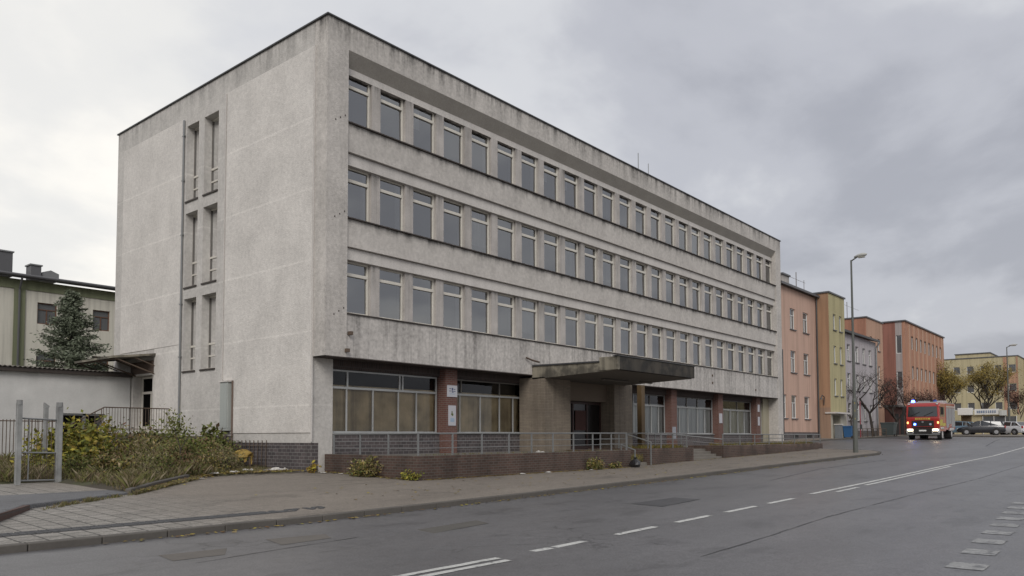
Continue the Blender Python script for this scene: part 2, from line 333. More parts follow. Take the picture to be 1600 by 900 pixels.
m_tar = mat('dark_tar_joint', (0.045, 0.045, 0.047), rough=0.5, var=0.3)
m_patch = mat('pale_road_repair', (0.120, 0.108, 0.095), rough=0.8, var=0.2, vs=2, fine=0.25, fs=40)

def st(o): return tag(o, kind='structure')
gx = [-600, -200, -60, -30, -10] + frange(0, 130, 2.5)[1:] + [180, 300, 700, 1200]
st(grid(gx, lambda x: [-600, -100, -14, 0, 12.2, 14.8, 17.2, 19, 22, 28, 33, 36, 60, 140, 500, 1000], lambda x, y: ground(x, max(-14, y)) - 0.16).build('ground', m_soil))
xs = [-60, -30, -10, 0] + frange(1, 46, 2.2) + frange(46.5, 52.5, 0.5) + frange(55, 130, 3) + [170, 250, 400]
def roadys(x): k = interp(KERB, x); return [-16, -6, 2, 8, 12.3] + ([k, k+.02, k+.04] if k <= 12.31 else [12.3+(k-12.3)*t for t in (.33, .66, 1)])
def roadz(x, y): return road(x) if y <= 12.3 else ground(x, y) + (-.11*(1-min(1, (y-12.3)/5)) if x < 52 else 0)
st(grid(xs, roadys, roadz).build('road', m_road))
# pavement in front of the office
xw = [-60, -30, -10, 0] + frange(1, 46, 1.5) + frange(46.5, 51.9, 0.4)
def walkz(x, y): return ground(min(x, 51.99), y)
st(grid(xw, lambda x: [interp(KERB, x)+.15 + (22.6-interp(KERB, x)-.15)*t for t in (0, .15, .3, .5, .7, .85, 1)], walkz).build('pavement', m_walk))
st(grid(frange(52.0, 98, 3), lambda x: [19.8+.15, 20.6, 21.6], lambda x, y: ground(x, y)+.1).build('far_pavement', m_walk))
def kerb_mesh(pts, zt, wd=.15, dz=.12, gap=.006, seg=1.0):
    mb = MB(); acc = []
    for a, b in zip(pts, pts[1:]):
        a = Vector(a); b = Vector(b); n = max(1, round((b-a).length/seg))
        for i in range(n):
            p = a.lerp(b, i/n); q = a.lerp(b, (i+1)/n); d = (q-p).normalized(); nn = Vector((-d.y, d.x))*wd; p = p + d*gap; q = q - d*gap
            jz = random.uniform(-.006, .006)
            lo = [(c.x, c.y, zt(c.x, c.y)-dz-.1) for c in (p, q, q+nn, p+nn)]; hi = [(c.x, c.y, zt(c.x, c.y)+jz) for c in (p, q, q+nn, p+nn)]
            mb.add(lo+hi, [(3, 2, 1, 0), (4, 5, 6, 7), (0, 1, 5, 4), (1, 2, 6, 5), (2, 3, 7, 6), (3, 0, 4, 7)])
    return mb
kp = [(-20, 12.3)] + [(x, interp(KERB, x)) for x in (0, 20, 40, 46.5, 47.5, 48.5, 49.4, 50.2, 50.8, 51.2, 51.6, 51.9)] 
st(kerb_mesh(kp, lambda x, y: walkz(x, y)+.006).build('kerb', m_kerb, bevel=.015))
st(kerb_mesh([(51.9, 19.8), (98, 19.8)], lambda x, y: ground(x, y)+.108).build('far_kerb', m_kerb))
# traffic island carrying the parked cars
isl = [(86, 11.2), (86, 19.2), (125, 19.2), (125, 9.5), (92, 9.5)]
st(grid(frange(86, 125, 3), lambda x: [9.6 if x > 91 else 10.4, 13, 16, 19.7], lambda x, y: ground(x, y)+.13).build('parking_island', m_walk))
st(kerb_mesh([(86, 19.7), (86, 10.4), (91, 9.6), (125, 9.6)], lambda x, y: ground(x, y)+.14).build('island_kerb', m_kerb))
# cobbled strip near the kerb, patches, tar joints, paint
mb = MB()
for i in range(0, 150):
    for j in range(3):
        x = -6 + i*.11 + random.uniform(-.01, .01); y = 13.22 + j*.11
        if x > 8.2 and random.random() < (x-8.2)/2: continue
        mb.obox((x, y, walkz(x, y)+.002), (.095, .095, .03), random.uniform(-.1, .1))
tag(mb.build('cobble_strip', mat('grey_cobbles', (0.085, 0.085, 0.088), var=0.3, vs=6)), kind='structure')
def sheet(name, poly, m, dz=.004, zf=roadz):
    return MB().quad(*[(x, y, zf(x, y)+dz) for x, y in poly]).build(name, m)
st(sheet('road_repair_patch', [(5.0, 10.51), (4.89, 9.88), (5.61, 9.86), (5.95, 10.41)], m_patch))
st(sheet('road_repair_patch', [(6.85, 10.84), (6.64, 10.08), (7.6, 10.16), (7.85, 10.66)], m_patch))
st(sheet('road_repair_patch', [(9.2, 9.9), (8.9, 9.3), (10.6, 9.5), (10.8, 10.0)], mat('old_road_repair', (0.088, 0.082, 0.072), rough=.75, var=.2, vs=2, fine=.25, fs=40), .005))
def strip(mb, pts, wd, dz=.005, jag=0):
    for (a, b) in zip(pts, pts[1:]):
        a = Vector(a); b = Vector(b); n = max(1, int((b-a).length/.4))
        for i in range(n):
            p = a.lerp(b, i/n); q = a.lerp(b, (i+1)/n); d = (b-a).normalized(); nn = Vector((-d.y, d.x))
            w0 = wd*(1+random.uniform(-jag, jag)); o = random.uniform(-jag, jag)*wd*.5
            c = [p+nn*(o-w0/2), q+nn*(o-w0/2), q+nn*(o+w0/2), p+nn*(o+w0/2)]
            mb.quad(*[(v.x, v.y, road(v.x)+dz) for v in c])
mb = MB(); strip(mb, [(9.5, 4.75), (12.0, 4.8), (15, 4.92), (18.2, 4.86), (22, 4.75), (28, 4.5), (40, 4.4)], .024, jag=.7)
strip(mb, [(60, 9.2), (75, 10.5)], .08, jag=.5); strip(mb, [(24, 9.6), (31, 10.4), (40, 10.3)], .04, jag=.6)
strip(mb, [(5.0, 9.5), (6.5, 9.75), (7.9, 9.9)], .02, jag=.6);
st(mb.build('tar_joints', m_tar))
PAINT = MB()
def dash(x0, x1, y, wd=.12, n=1):
    steps = max(1, int((x1-x0)/1.5))
    for i in range(steps):
        a = x0+(x1-x0)*i/steps; b = x0+(x1-x0)*(i+1)/steps
        pts = []
        K = 8
        lo = [(a+(b-a)*k/K, y-wd/2+random.uniform(-.008, .008)) for k in range(K+1)]; hi = [(a+(b-a)*k/K, y+wd/2+random.uniform(-.008, .008)) for k in range(K+1)]
        for k in range(K):
            PAINT.quad(*[(p[0], p[1], road(p[0])+.006) for p in (lo[k], lo[k+1], hi[k+1], hi[k])])
for a, b in [(2.5, 7.75)]: dash(a, b, 6.78); dash(a, b-.05, 6.56)
for a, b in [(8.5, 9.75), (10.65, 11.9), (12.65, 14.0), (14.7, 16.2), (16.9, 18.4)]: dash(a, b, 6.80, .14)
dash(19.8, 110, 6.87, .14); dash(20.8, 22.6, 6.55, .13); dash(23.5, 35, 6.60, .13)
for x in (42, 48, 54): dash(x, x+2, 3.6, .12)
for i, (x, y) in enumerate([(8.3, 1.75), (9.5, 1.82), (10.76, 1.88), (12.05, 1.95), (13.2, 2.02), (14.35, 2.07), (15.5, 2.13), (16.6, 2.19), (17.7, 2.26), (18.8, 2.32), (19.9, 2.4)]):
    pass
tag(PAINT.build('road_markings', m_line), kind='structure')

PAINT = MB()
for i, (x, y) in enumerate([(8.3, 1.75), (9.5, 1.82), (10.76, 1.88), (12.05, 1.95), (13.2, 2.02), (14.35, 2.07), (15.5, 2.13), (16.6, 2.19), (17.7, 2.26), (18.8, 2.32), (19.9, 2.4)]): dash(x-.24, x+.24, y, .40)
tag(PAINT.build('faded_road_blocks', mat('faded_road_paint', (0.27, 0.27, 0.265), rough=.6, var=.4, vs=3, fine=.5, fs=30, base2=(.14, .14, .145), b2scale=7, b2t=(.48, .62))), kind='structure')
m_dkp = mat('dark_road_patch', (0.062, 0.062, 0.066), rough=.5, var=.3, vs=1.5, fine=.5, fs=35)
st(sheet('road_repair_patch', [(15.2, 9.3), (15.0, 8.4), (17.0, 8.5), (17.1, 9.25)], m_dkp, .007))
# weedy yard: raised soil, old slab, kerb stones
yard = [(8.1, 18.5), (9.6, 20.2), (11.1, 21.75), (12.8, 22.3), (14.5, 22.6), (15.5, 22.6), (15.5, 35.4), (-8, 35.4), (-8, 22.9), (8.1, 22.9)]
def inpoly(x, y, poly):
    c = False; n = len(poly)
    for i in range(n):
        x1, y1 = poly[i]; x2, y2 = poly[(i+1) % n]
        if (y1 > y) != (y2 > y) and x < (x2-x1)*(y-y1)/(y2-y1)+x1: c = not c
    return c
mb = MB(); st_ = .45
def yz(x, y): return ground(x, y)+.05+.04*mnoise.noise(Vector((x, y, 0)))
import itertools
i0 = 0
X0, Y0 = -8, 18.3
for i in range(int(23.6/st_)):
    for j in range(int(17.3/st_)):
        x = X0+i*st_; y = Y0+j*st_
        if any(inpoly(x+st_/2+p, y+st_/2+q, yard) for p in (-.4, 0, .4) for q in (-.4, 0, .4)) and x+st_ < 15.9: mb.quad(*[(a, b, yz(a, b) if inpoly(a, b, yard) else ground(a, b)-.05) for a, b in ((x, y), (x+st_, y), (x+st_, y+st_), (x, y+st_))])
st(mb.build('yard_soil', m_soil))
SL = [(5.28, 16.51), (8.04, 18.28), (8.3, 22.9), (4.5, 23.0), (-6, 22.5), (-4, 10.0+3.0), (3.9, 14.0)]
mb = MB(); mb.prism(SL, .22, .345)
st(mb.build('asphalt_slab', m_slab, bevel=.03))
red = [(5.26, 16.40), (4.98, 16.45-.1), (3.5, 13.7), (3.2, 12.9+.3), (3.7, 13.0+.3)]
st(MB().prism([(5.36, 16.44), (5.2, 16.62), (3.5, 13.75), (3.62, 13.66)], .2, .335).build('slab_edging', mat('red_brick_edging', (0.085, 0.05, 0.042), var=.3, brick=(.2, .1, .01, (.10, .06, .05), (.08, .07, .065)))))
st(kerb_mesh([(8.0, 18.2), (9.6, 19.95), (11.1, 21.5)], lambda x, y: ground(x, y)+.13, wd=.14).build('yard_kerb', m_kerb, bevel=.02))

# ------------------------------------------------------------------ office building
X0, X1, Y0, Y1, ZR = 15.56, 55.86, 21.24, 37.51, 15.93
off = thing('office_building', 'long grey four-storey concrete office block with three bands of windows and a porch', 'building', (X0, Y0, 0.4))
Ff = lambda y: Frame((0, y, 0), (1, 0, 0), (0, -1, 0))         # facade planes, u = x
Fe = Frame((X0, 0, 0), (0, -1, 0), (-1, 0, 0))                # end wall, u = -y
# end wall with stair window slots and door recess
slots = []
for (zt, zb) in ((14.60, 11.39), (10.89, 7.78), (7.31, 4.31)):
    slots += [(-30.88, -29.88, zb, zt), (-29.43, -28.32, zb, zt)]
SD = 0.42
mb = MB(); Fe.wall(mb, -Y1, -21.98, 1.41, ZR, slots + [(-35.42, -33.55, 1.8, 4.35)], SD)
# back and far sides
mb.quad((X0, Y1, .2), (X0, Y1, ZR), (X1, Y1, ZR), (X1, Y1, .2)); 
mb.build('end_wall', m_end, off)
mb = MB(); mb.quad((X1, Y0, .4), (X1, Y1, .4), (X1, Y1, ZR), (X1, Y0, ZR)); mb.build('far_end_wall', m_end, off)
# plinth of end wall
mb = MB(); mb.box(X0+.012, X0+.3, 21.982, Y1, .1, 1.409); mb.build('plinth', m_plin, off)
mb = MB(); mb.box(X0-.012, X0+.2, 27.0, Y1-.3, .1, 1.66); mb.build('plinth', m_plin, off)
# raised plaster panels (door canopy area left out)
for (ya, yb, za, zb) in ((22.0, 27.64, 1.75, 15.08), (31.15, 36.80, 5.45, 14.97)):
    mb = MB(); mb.box(X0-.03, X0-.002, ya, yb, za, zb); mb.build('raised_panel', m_panel, off, bevel=.012)
mb = MB()
mb.box(X0-.022, X0-.002, 31.15, 33.4, 1.75, 5.44); mb.build('raised_panel', m_panel, off, bevel=.01)
# thin beading beside panels
mb = MB(); mb.box(X0-.045, X0-.003, 21.90, 21.955, 1.45, 15.08); mb.box(X0-.045, X0-.003, 27.70, 27.74, 1.75, 15.08); mb.build('edge_trim', m_lint, off)
# slot sills, the projecting spandrels between and the mullion
for a, b, zb, zt in slots: B(X0-.05, X0+SD-.02, -b-.02, -a+.02, zb-.05, zb+.012).build('stair_window_sill', m_sill, off)
for a, b, zb, zt in slots:
    ya, yb = -b, -a; xw_ = X0+SD-.09
    mb = MB(); hh = zt-zb
    for (c, d) in ((ya, ya+.04), (yb-.03, yb)): mb.box(xw_, xw_+.05, c, d, zb, zt)
    fr = mb.build('stair_window', m_frd, off); mb = MB()
    for (c, d) in ((zb, zb+.09), (zb+hh*.18, zb+hh*.18+.06), (zb+hh*.34, zb+hh*.34+.08), (zt-.07, zt)): B(xw_-.004, xw_+.054, ya+.004, yb-.004, c, d).build('crossbar', m_wood, fr)
    MB().quad((xw_+.04, ya, zb), (xw_+.04, yb, zb), (xw_+.04, yb, zt), (xw_+.04, ya, zt)).build('pane', m_glass2, fr)
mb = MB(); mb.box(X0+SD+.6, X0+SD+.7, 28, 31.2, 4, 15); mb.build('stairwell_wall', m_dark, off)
mb = MB(); mb.path([(X0-.05, 31.05, 14.9), (X0-.05, 31.05, 4.9), (X0-.05, 31.05, 1.9)], .045, 8)
for z in (14.2, 12.3, 10.0, 7.1, 4.9): mb.box(X0-.09, X0+.01, 30.97, 31.13, z, z+.05)
mb.build('cable_duct', m_gal, off)
# side door recess
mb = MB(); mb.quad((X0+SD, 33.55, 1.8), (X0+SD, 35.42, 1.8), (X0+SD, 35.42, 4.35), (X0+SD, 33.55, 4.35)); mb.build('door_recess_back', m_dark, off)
mb = MB()
xd = X0+.38
for (a, b, c, d) in ((33.56, 33.66, 1.8, 4.33), (35.30, 35.40, 1.8, 4.33), (34.45, 34.53, 1.8, 3.55), (33.66, 35.30, 3.55, 3.66), (33.66, 35.30, 4.24, 4.33), (33.66, 35.30, 1.81, 2.1)): mb.box(xd, xd+.07, a, b, c, d)
sd = mb.build('side_door', m_wood, off)
MB().quad((xd+.04, 33.6, 1.85), (xd+.04, 35.36, 1.85), (xd+.04, 35.36, 4.3), (xd+.04, 33.6, 4.3)).build('pane', m_glass, sd)
mb = MB(); 
v = [(X0+.0, 33.25, 5.16), (X0, 37.2, 5.16), (13.75, 37.2, 4.92), (13.75, 33.25, 4.92)]
mb.add(v + [(a, b, c+.09) for a, b, c in v], [(0, 1, 2, 3), (7, 6, 5, 4), (0, 3, 7, 4), (3, 2, 6, 7), (2, 1, 5, 6), (1, 0, 4, 5)])
sc_ = mb.build('side_canopy', m_can, off)
mb = MB()
for y in (33.35, 35.2, 37.1): mb.tube((13.95, y, 4.9), (X0, y, 4.35), .03); mb.tube((14.7, y, 5.0), (X0, y, 4.7), .025)
mb.tube((13.9, 33.3, 4.9), (13.9, 37.15, 4.9), .03)
mb.build('bracket', m_rust, sc_)
mb = MB(); mb.box(X0-.05, X0+.0-.003, 33.45, 35.6, 4.42, 4.95); mb.build('door_fascia', mat('brown_stained_fascia', (.10, .07, .055), var=.3), off)
# electric cabinet and pipes on the end wall
cab = thing('meter_cabinet', 'tall narrow grey metal cabinet fixed to the end wall above the weeds', 'cabinet', (X0-.06, 27.3, 1.9))
B(X0-.20, X0-.035, 27.0, 27.55, 1.85, 3.70).build('cabinet_body', mat('grey_green_cabinet', (.36, .38, .36), var=.12, streak=.15), cab, bevel=.01)
B(X0-.215, X0-.203, 27.04, 27.51, 1.95, 3.6).build('cabinet_door', mat('grey_green_cabinet', (.36, .38, .36)), cab, bevel=.006)
B(X0-.24, X0-.03, 26.95, 27.6, 3.702, 3.76).build('cabinet_roof', m_lint, cab)
mb = MB(); mb.path([(X0-.06, 26.90, 3.75), (X0-.06, 26.90, 1.4), (X0-.06, 26.90, .9)], .035, 8); mb.path([(X0-.1, 27.3, 1.85), (X0-.1, 27.3, 1.0)], .03, 8); mb.path([(X0-.1, 27.5, 1.85), (X0-.1, 27.5, .5)], .022, 8)
mb.build('conduit', mat('rust_brown_conduit', (.14, .10, .08), var=.3), cab)

# facade: parapet, piers, spandrels, lintels, window walls
mb = MB(); mb.quad((X0, Y0, 15.04), (X1, Y0, 15.04), (X1, Y0, ZR), (X0, Y0, ZR))
mb.quad((X0, 21.98, 4.33), (X0, Y0, 4.33), (X0, Y0, ZR), (X0, 21.98, ZR)); mb.quad((X0, Y0, 4.33), (16.44, Y0, 4.33), (16.44, Y0, 15.04), (X0, Y0, 15.04)); mb.quad((16.44, Y0, 4.33), (16.44, 22.3, 4.33), (16.44, 22.3, 15.04), (16.44, Y0, 15.04)); mb.box(54.95, X1, Y0, 22.4, .6, 15.04)
mb.build('facade_frame_wall', m_frm, off)
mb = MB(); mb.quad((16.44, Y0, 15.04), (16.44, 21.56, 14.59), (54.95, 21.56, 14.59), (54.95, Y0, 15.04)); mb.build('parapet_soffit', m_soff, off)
mb = MB(); mb.box(16.44, 54.95, 21.56, 21.9, 14.31, 14.59)
mb.box(16.44, 54.95, 21.42, 21.9, 11.06, 11.475); mb.box(16.44, 54.95, 21.42, 21.9, 7.74, 8.155)
mb.build('lintel', m_lint, off, bevel=.01)
for (za, zb) in ((11.49, 12.49), (8.17, 9.14)):
    B(16.44, 54.95, 21.31, 21.9, za, zb).build('spandrel', m_fac, off, bevel=.008)
B(16.44, 54.95, 21.27, 21.9, 4.33, 5.81).build('lower_spandrel', m_span, off, bevel=.008)
for z in SILLS: B(16.444, 54.94, 21.22, 21.70, z-.028, z+.012).build('window_sill', m_sill, off)
PW = 1.6196; WX0 = 16.47
Fw = Ff(21.50)
for z, zt in ((12.53, 14.31), (9.18, 11.06), (5.85, 7.74)):
    holes = [(WX0+i*PW, WX0+i*PW+1.215, z+.005, zt-.005) for i in range(24)]
    mb = MB(); Fw.wall(mb, 16.44, 54.95, z, zt, holes, .42); mb.build('window_pier_wall', m_pier, off)
# rooms behind
mb = MB()
mb.box(16.3, 55.2, 26.5, 26.6, 4.5, 15); mb.box(16.3, 55.2, 21.97, 26.5, 4.45, 4.5)
for z in (8.0, 11.3, 14.7): mb.box(16.3, 55.2, 21.97, 26.5, z, z+.3)
for i in range(0, 25, 3): mb.box(WX0+i*PW-.35, WX0+i*PW-.25, 21.97, 26.5, 4.5, 14.9)
mb.build('inner_room_wall', m_room, off)
# windows
def office_window(kind):
    H = 1.855; W = 1.205; t = H*.75; mb = MB()
    mb.box(0, .075, 0, .07, 0, H); mb.box(W-.075, W, 0, .07, 0, H)
    mb.box(.065, W-.065, 0, .07, 0, .075); mb.box(.065, W-.065, 0, .07, H-.06, H); mb.box(.065, W-.065, -.015, .07, t-.055, t+.055)
    f = mb.build('window', m_wood, off, local=True, bevel=.006)
    MB().quad((.06, .045, .07), (W-.06, .045, .07), (W-.06, .045, t-.05), (.06, .045, t-.05)).build('pane', m_glass, f, local=True)
    MB().quad((.06, .045, t+.05), (W-.06, .045, t+.05), (W-.06, .045, H-.05), (.06, .045, H-.05)).build('pane', m_glass, f, local=True)
    if kind:
        mb = MB(); a, b, c = kind[:3]; n = 10
        for k in range(n):
            u0 = a+(b-a)*k/n; u1 = a+(b-a)*(k+1)/n; d0 = .11+.025*math.sin(k*2.2); d1 = .11+.025*math.sin((k+1)*2.2)
            mb.quad((u0, d0, c), (u1, d1, c), (u1, d1, H-.05), (u0, d0, H-.05))
        mb.build('curtain', m_curt if kind[3:] else m_curt2, f, local=True)
    return f
class K(tuple): pass
protos = [office_window(None), office_window((.05, .34, .05)), office_window((.90, 1.14, .05, 1)), office_window((.05, 1.15, .35)), office_window((.05, 1.15, .05, 1)), office_window((.06, .5, .9, 1))]
used = [False]*6
rng = random.Random(3)
for r, zb in enumerate((12.56, 9.21, 5.88)):
    for i in range(24):
        k = rng.choices([0, 1, 2, 3, 4, 5], [6, 2, 5, 2, 1.2, 1.2])[0]
        if r == 0 and i in (10, 11): k = 3
        p = protos[k]
        if used[k]:
            o = p.copy(); C.objects.link(o); o.parent = off
            for ch in p.children:
                c = ch.copy(); C.objects.link(c); c.parent = o
        else: o = p; used[k] = True
        o.location = Vector((WX0+i*PW, 21.61, zb)) - off.location
        o.rotation_euler = (rng.uniform(-.006, .006), 0, rng.uniform(-.010, .010))
        for ch in o.children:
            if ch.name.startswith('pane'): ch.rotation_euler = (rng.uniform(-.012, .008), 0, 0)
        if r == 1 and i == 13: o.children[0].rotation_euler = (R(-9), 0, 0)
# coping, roof
mb = MB(); mb.box(X0-.06, X1+.06, Y0-.06, Y0+.25, ZR, ZR+.06); mb.box(X0-.06, X0+.25, Y0+.25, Y1+.06, ZR, ZR+.06); mb.box(X1-.25, X1+.06, Y0+.25, Y1, ZR, ZR+.06)
mb.build('coping', m_cop, off, bevel=.01)
B(X0+.05, X1-.05, Y0+.05, Y1-.05, 15.5, 15.75).build('roof', m_cop, off)
# ground floor
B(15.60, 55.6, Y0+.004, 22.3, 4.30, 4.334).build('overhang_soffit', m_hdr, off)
B(X0+.016, 16.44, 21.984, 22.5, .3, 4.30).build('return_wall', m_end, off)
YG = 22.0
B(53.9, 55.85, YG-.05, YG+.3, .6, 4.30).build('yellow_stained_wall', mat('pale_yellow_plaster', (.34, .31, .23), var=.15, streak=.15), off)
mb = MB(); mb.box(16.44, 26.62, YG, YG+.3, .8, 1.74); mb.box(33.8, 53.9, YG, YG+.3, .8, 1.74); mb.build('window_base_wall', m_plin, off)
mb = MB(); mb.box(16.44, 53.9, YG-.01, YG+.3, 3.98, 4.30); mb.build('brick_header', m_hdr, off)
PILL = [21.95, 28.05, 34.15, 40.25, 46.4, 52.4]
for i, x in enumerate(PILL):
    if i == 1: continue
    B(x-.33, x+.33, YG-.33, YG+.3, .8, 4.298).build('brick_pillar', m_redb, off)
B(26.9, 27.3, YG-.2, YG+.3, .8, 4.298).build('brick_pillar', m_hdr, off)
def shop_window(xa, xb, tops, lits, sheet_m, name='shop_window'):
    zb, zt, zm = 1.75, 3.97, 3.34; mb = MB(); y = YG+.08
    mb.box(xa, xa+.06, y, y+.07, zb, zt); mb.box(xb-.06, xb, y, y+.07, zb, zt)
    for (c, d) in ((zb, zb+.06), (zm-.04, zm+.04)): mb.box(xa+.06, xb-.06, y-.01, y+.07, c, d)
    for x in lits: mb.box(x-.025, x+.025, y+.003, y+.067, zb+.06, zm-.04)
    f = mb.build(name, m_frw, off)
    mb = MB(); mb.box(xa+.06, xb-.06, y-.005, y+.065, zt-.06, zt)
    for x in tops: mb.box(x-.03, x+.03, y, y+.06, zm+.04, zt-.06)
    mb.build('top_light_frame', m_frd if xa > 22 else m_frw, f)
    edges = [xa+.04]+lits+[xb-.04]
    for a, b in zip(edges, edges[1:]): MB().quad((a, y+.04, zb), (b, y+.04, zb), (b, y+.04, zm), (a, y+.04, zm)).build('pane', m_glass2, f)
    MB().quad((xa+.04, y+.04, zm), (xb-.04, y+.04, zm), (xb-.04, y+.04, zt), (xa+.04, y+.04, zt)).build('pane', m_glass2, f)
    mb = MB(); n = int((xb-xa)/.09)
    for k in range(n):
        a = xa+(xb-xa)*k/n; b = xa+(xb-xa)*(k+1)/n; A = .03 if sheet_m is m_curt else .006
        mb.quad((a, y+.14+A*math.sin(k*1.9), zb-.1), (b, y+.14+A*math.sin((k+1)*1.9), zb-.1), (b, y+.14+A*math.sin((k+1)*1.9), zm+.1), (a, y+.14+A*math.sin(k*1.9), zm+.1))
    mb.build('curtain' if sheet_m is m_curt else 'paper_blind', sheet_m, f)
    B(xa+.02, xb-.02, YG+.32, YG+.38, 1.69, 1.735).build('inner_ledge', m_lint, f)
    B(xa, xb, YG-.05, YG+.07, 1.715, 1.745).build('sill', m_frw, f)
shop_window(16.44, 21.55, [17.15, 19.6, 19.75], [17.12, 18.31, 19.54, 20.46], m_tan)
shop_window(22.30, 26.88, [22.95, 25.35], [22.87, 24.11, 25.35, 26.26], m_tan)
shop_window(36.4, 39.90, [38.2], [37.2, 38.37, 39.16], m_curt)
shop_window(40.60, 46.05, [42.6, 44.0], [41.68, 42.74, 44.0, 44.96], m_curt)
shop_window(46.75, 52.05, [49.8], [47.54, 48.72, 49.93, 50.95], m_curt)
shop_window(52.75, 53.88, [], [53.3], m_curt2)
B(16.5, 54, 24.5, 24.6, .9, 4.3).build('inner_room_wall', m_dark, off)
# shop signs on pillars
def sign(x, z, w_, h_, lab, marks):
    s = thing('notice_sign', lab, 'sign', (x, YG-.35, z), group=None)
    B(x-w_/2, x+w_/2, YG-.355, YG-.332, z-h_/2, z+h_/2).build('panel', mat('white_sign_board', (.45, .45, .48), var=.06), s)
    for (a, b, c, d, col) in marks:
        B(x+a*w_, x+b*w_, YG-.358, YG-.3552, z+c*h_, z+d*h_).build('printed_mark', mat('sign_ink_%d' % int(col[2]*1000), col, var=.1), s)
INK = (.06, .08, .16); GRN = (.10, .12, .04); LB = (.30, .38, .48)
sign(21.98, 3.42, .56, .46, 'square white notice with blue print, upper one on the pillar between the tan windows',
     [(-.30, -.12, .18, .24, INK), (-.06, .08, .05, .28, INK), (.14, .30, .14, .20, INK), (-.32, -.10, -.02, .03, INK), (-.04, .12, -.12, .0, INK), (.16, .32, -.04, .02, INK), (-.26, .26, -.26, -.21, LB)])
sign(21.98, 2.45, .42, .80, 'tall white notice with small dark emblem, lower one on the pillar between the tan windows',
     [(-.10, .02, .10, .22, GRN), (-.16, .14, .02, .10, GRN), (-.04, .10, -.02, .02, GRN), (-.26, .26, -.32, -.12, LB)])
sign(46.35, 2.75, .42, .62, 'little plain white notice on the second brick pillar right of the porch', [])
s = thing('hazard_sign', 'faded grey poster low on the first brick pillar right of the porch', 'poster', (40.2, YG-.35, 1.7)); B(40.0, 40.42, YG-.345, YG-.332, 1.45, 2.15).build('panel', mat('grey_poster', (.28, .29, .32), var=.3, vs=5), s)
sign(52.4, 3.55, .3, .5, 'upper of two small white notices on the last brick pillar', []); sign(52.4, 2.65, .3, .6, 'lower of two small white notices on the last brick pillar', [])
# porch
PX0, PX1, PX2, PX3, PY = 26.6, 28.5, 32.16, 33.83, 20.57
mb = MB(); mb.box(PX0, PX1, PY, 22.0, .8, 4.2); mb.build('porch_pier', m_porch, off)
mb = MB(); mb.box(PX2, PX3, PY, 22.0, .8, 4.2); mb.build('porch_pier', m_porch, off)
B(PX1, PX2, 21.0, 22.0, 3.28, 4.2).build('porch_lintel', mat('porch_plaster', (.16, .125, .095), var=.15), off)
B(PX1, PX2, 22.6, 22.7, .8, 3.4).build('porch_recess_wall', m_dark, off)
mb = MB()
for (a, b) in ((PX1, PX1+.1), (29.75, 29.85), (30.9, 31.0), (PX2-.1, PX2)): mb.box(a, b, 21.35, 21.43, .9, 3.28)
for (c, d) in ((3.16, 3.28), (.9, 1.15)): mb.box(PX1+.1, PX2-.1, 21.352, 21.428, c, d)
dr = mb.build('entrance_door', m_door, off)
m_dgl = mat('dark_door_glass', (.012, .010, .010), rough=.25, var=0, bump=0)
for a, b in ((PX1+.1, 29.75), (29.85, 30.9), (31.0, PX2-.1)):
    MB().quad((a, 21.4, 1.1), (b, 21.4, 1.1), (b, 21.4, 3.2), (a, 21.4, 3.2)).build('pane', m_dgl, dr)
B(29.95, 30.8, 21.33, 21.36, 1.9, 2.85).build('door_panel', mat('reddish_door_panel', (.07, .03, .025), var=.2), dr)
# canopy
CY = 16.81
mb = MB(); mb.yprism([(26.6, 0), (33.22, 0), (33.22, 1), (26.6, 1)], 0, 0.0001) if 0 else None
v = []
for y, zb, zt in ((CY+.16, 4.30, 4.64), (Y0+.03, 4.13, 4.69)):
    v += [(26.6, y, zb), (33.20, y, zb), (33.20, y, zt), (26.6, y, zt)]
mb.add(v, [(3, 2, 1, 0), (4, 5, 6, 7), (2, 3, 7, 6), (1, 2, 6, 5), (3, 0, 4, 7)])
cn = mb.build('canopy', m_can, off)
MB().quad((26.62, CY+.1, 4.298), (26.62, Y0, 4.127), (33.19, Y0, 4.127), (33.19, CY+.1, 4.298)).build('canopy_underside', m_cans, cn)
B(26.72, 33.24, CY, CY+.16, 4.32, 4.87).build('canopy_front', m_canf, cn, bevel=.015)
B(26.56, 26.718, CY-.01, CY+.9, 4.31, 4.86).build('canopy_corner', m_can, cn, bevel=.02)
B(26.50, 33.30, CY-.03, CY+.2, 4.872, 4.90).build('canopy_flashing', m_cop, cn)
mb = MB(); v = [(26.54, CY+.9, 4.655), (26.54, Y0-.02, 4.70), (26.75, Y0-.02, 4.70), (26.75, CY+.9, 4.655)]; mb.add(v+[(a, b, c+.06) for a, b, c in v], [(0, 1, 2, 3), (7, 6, 5, 4), (0, 3, 7, 4), (3, 2, 6, 7), (2, 1, 5, 6), (1, 0, 4, 5)])
mb.build('canopy_flashing', m_cop, cn)
B(29.0, 31.2, 19.1, 19.25, 4.12, 4.19).build('strip_light', m_cans, cn, bevel=.02)
B(31.9, 32.9, 18.85, 19.0, 4.14, 4.21).build('strip_light', m_cans, cn, bevel=.02)
mb = MB(); mb.box(35.38, 35.72, 20.95, 21.22, .9, 4.3); mb.build('brown_post', m_brown, off)
# facade fittings
mb = MB()
for (x, z) in ((16.55, 5.15), (16.42, 4.55)): mb.obox((x, 21.18, z), (.12, .16, .12)); 
for (x, z) in ((38.6, 5.3), (44.4, 5.35), (44.4, 4.9), (51.0, 4.75), (40.6, 5.0)): mb.obox((x, 21.25, z), (.08, .06, .12))
mb.build('wall_bracket', m_rust, off)
mb = MB(); mb.path([(26.1, 21.2, 5.05), (26.4, 21.1, 4.95), (26.9, 21.1, 4.9)], .04); mb.build('broken_flashing', m_rust, off)
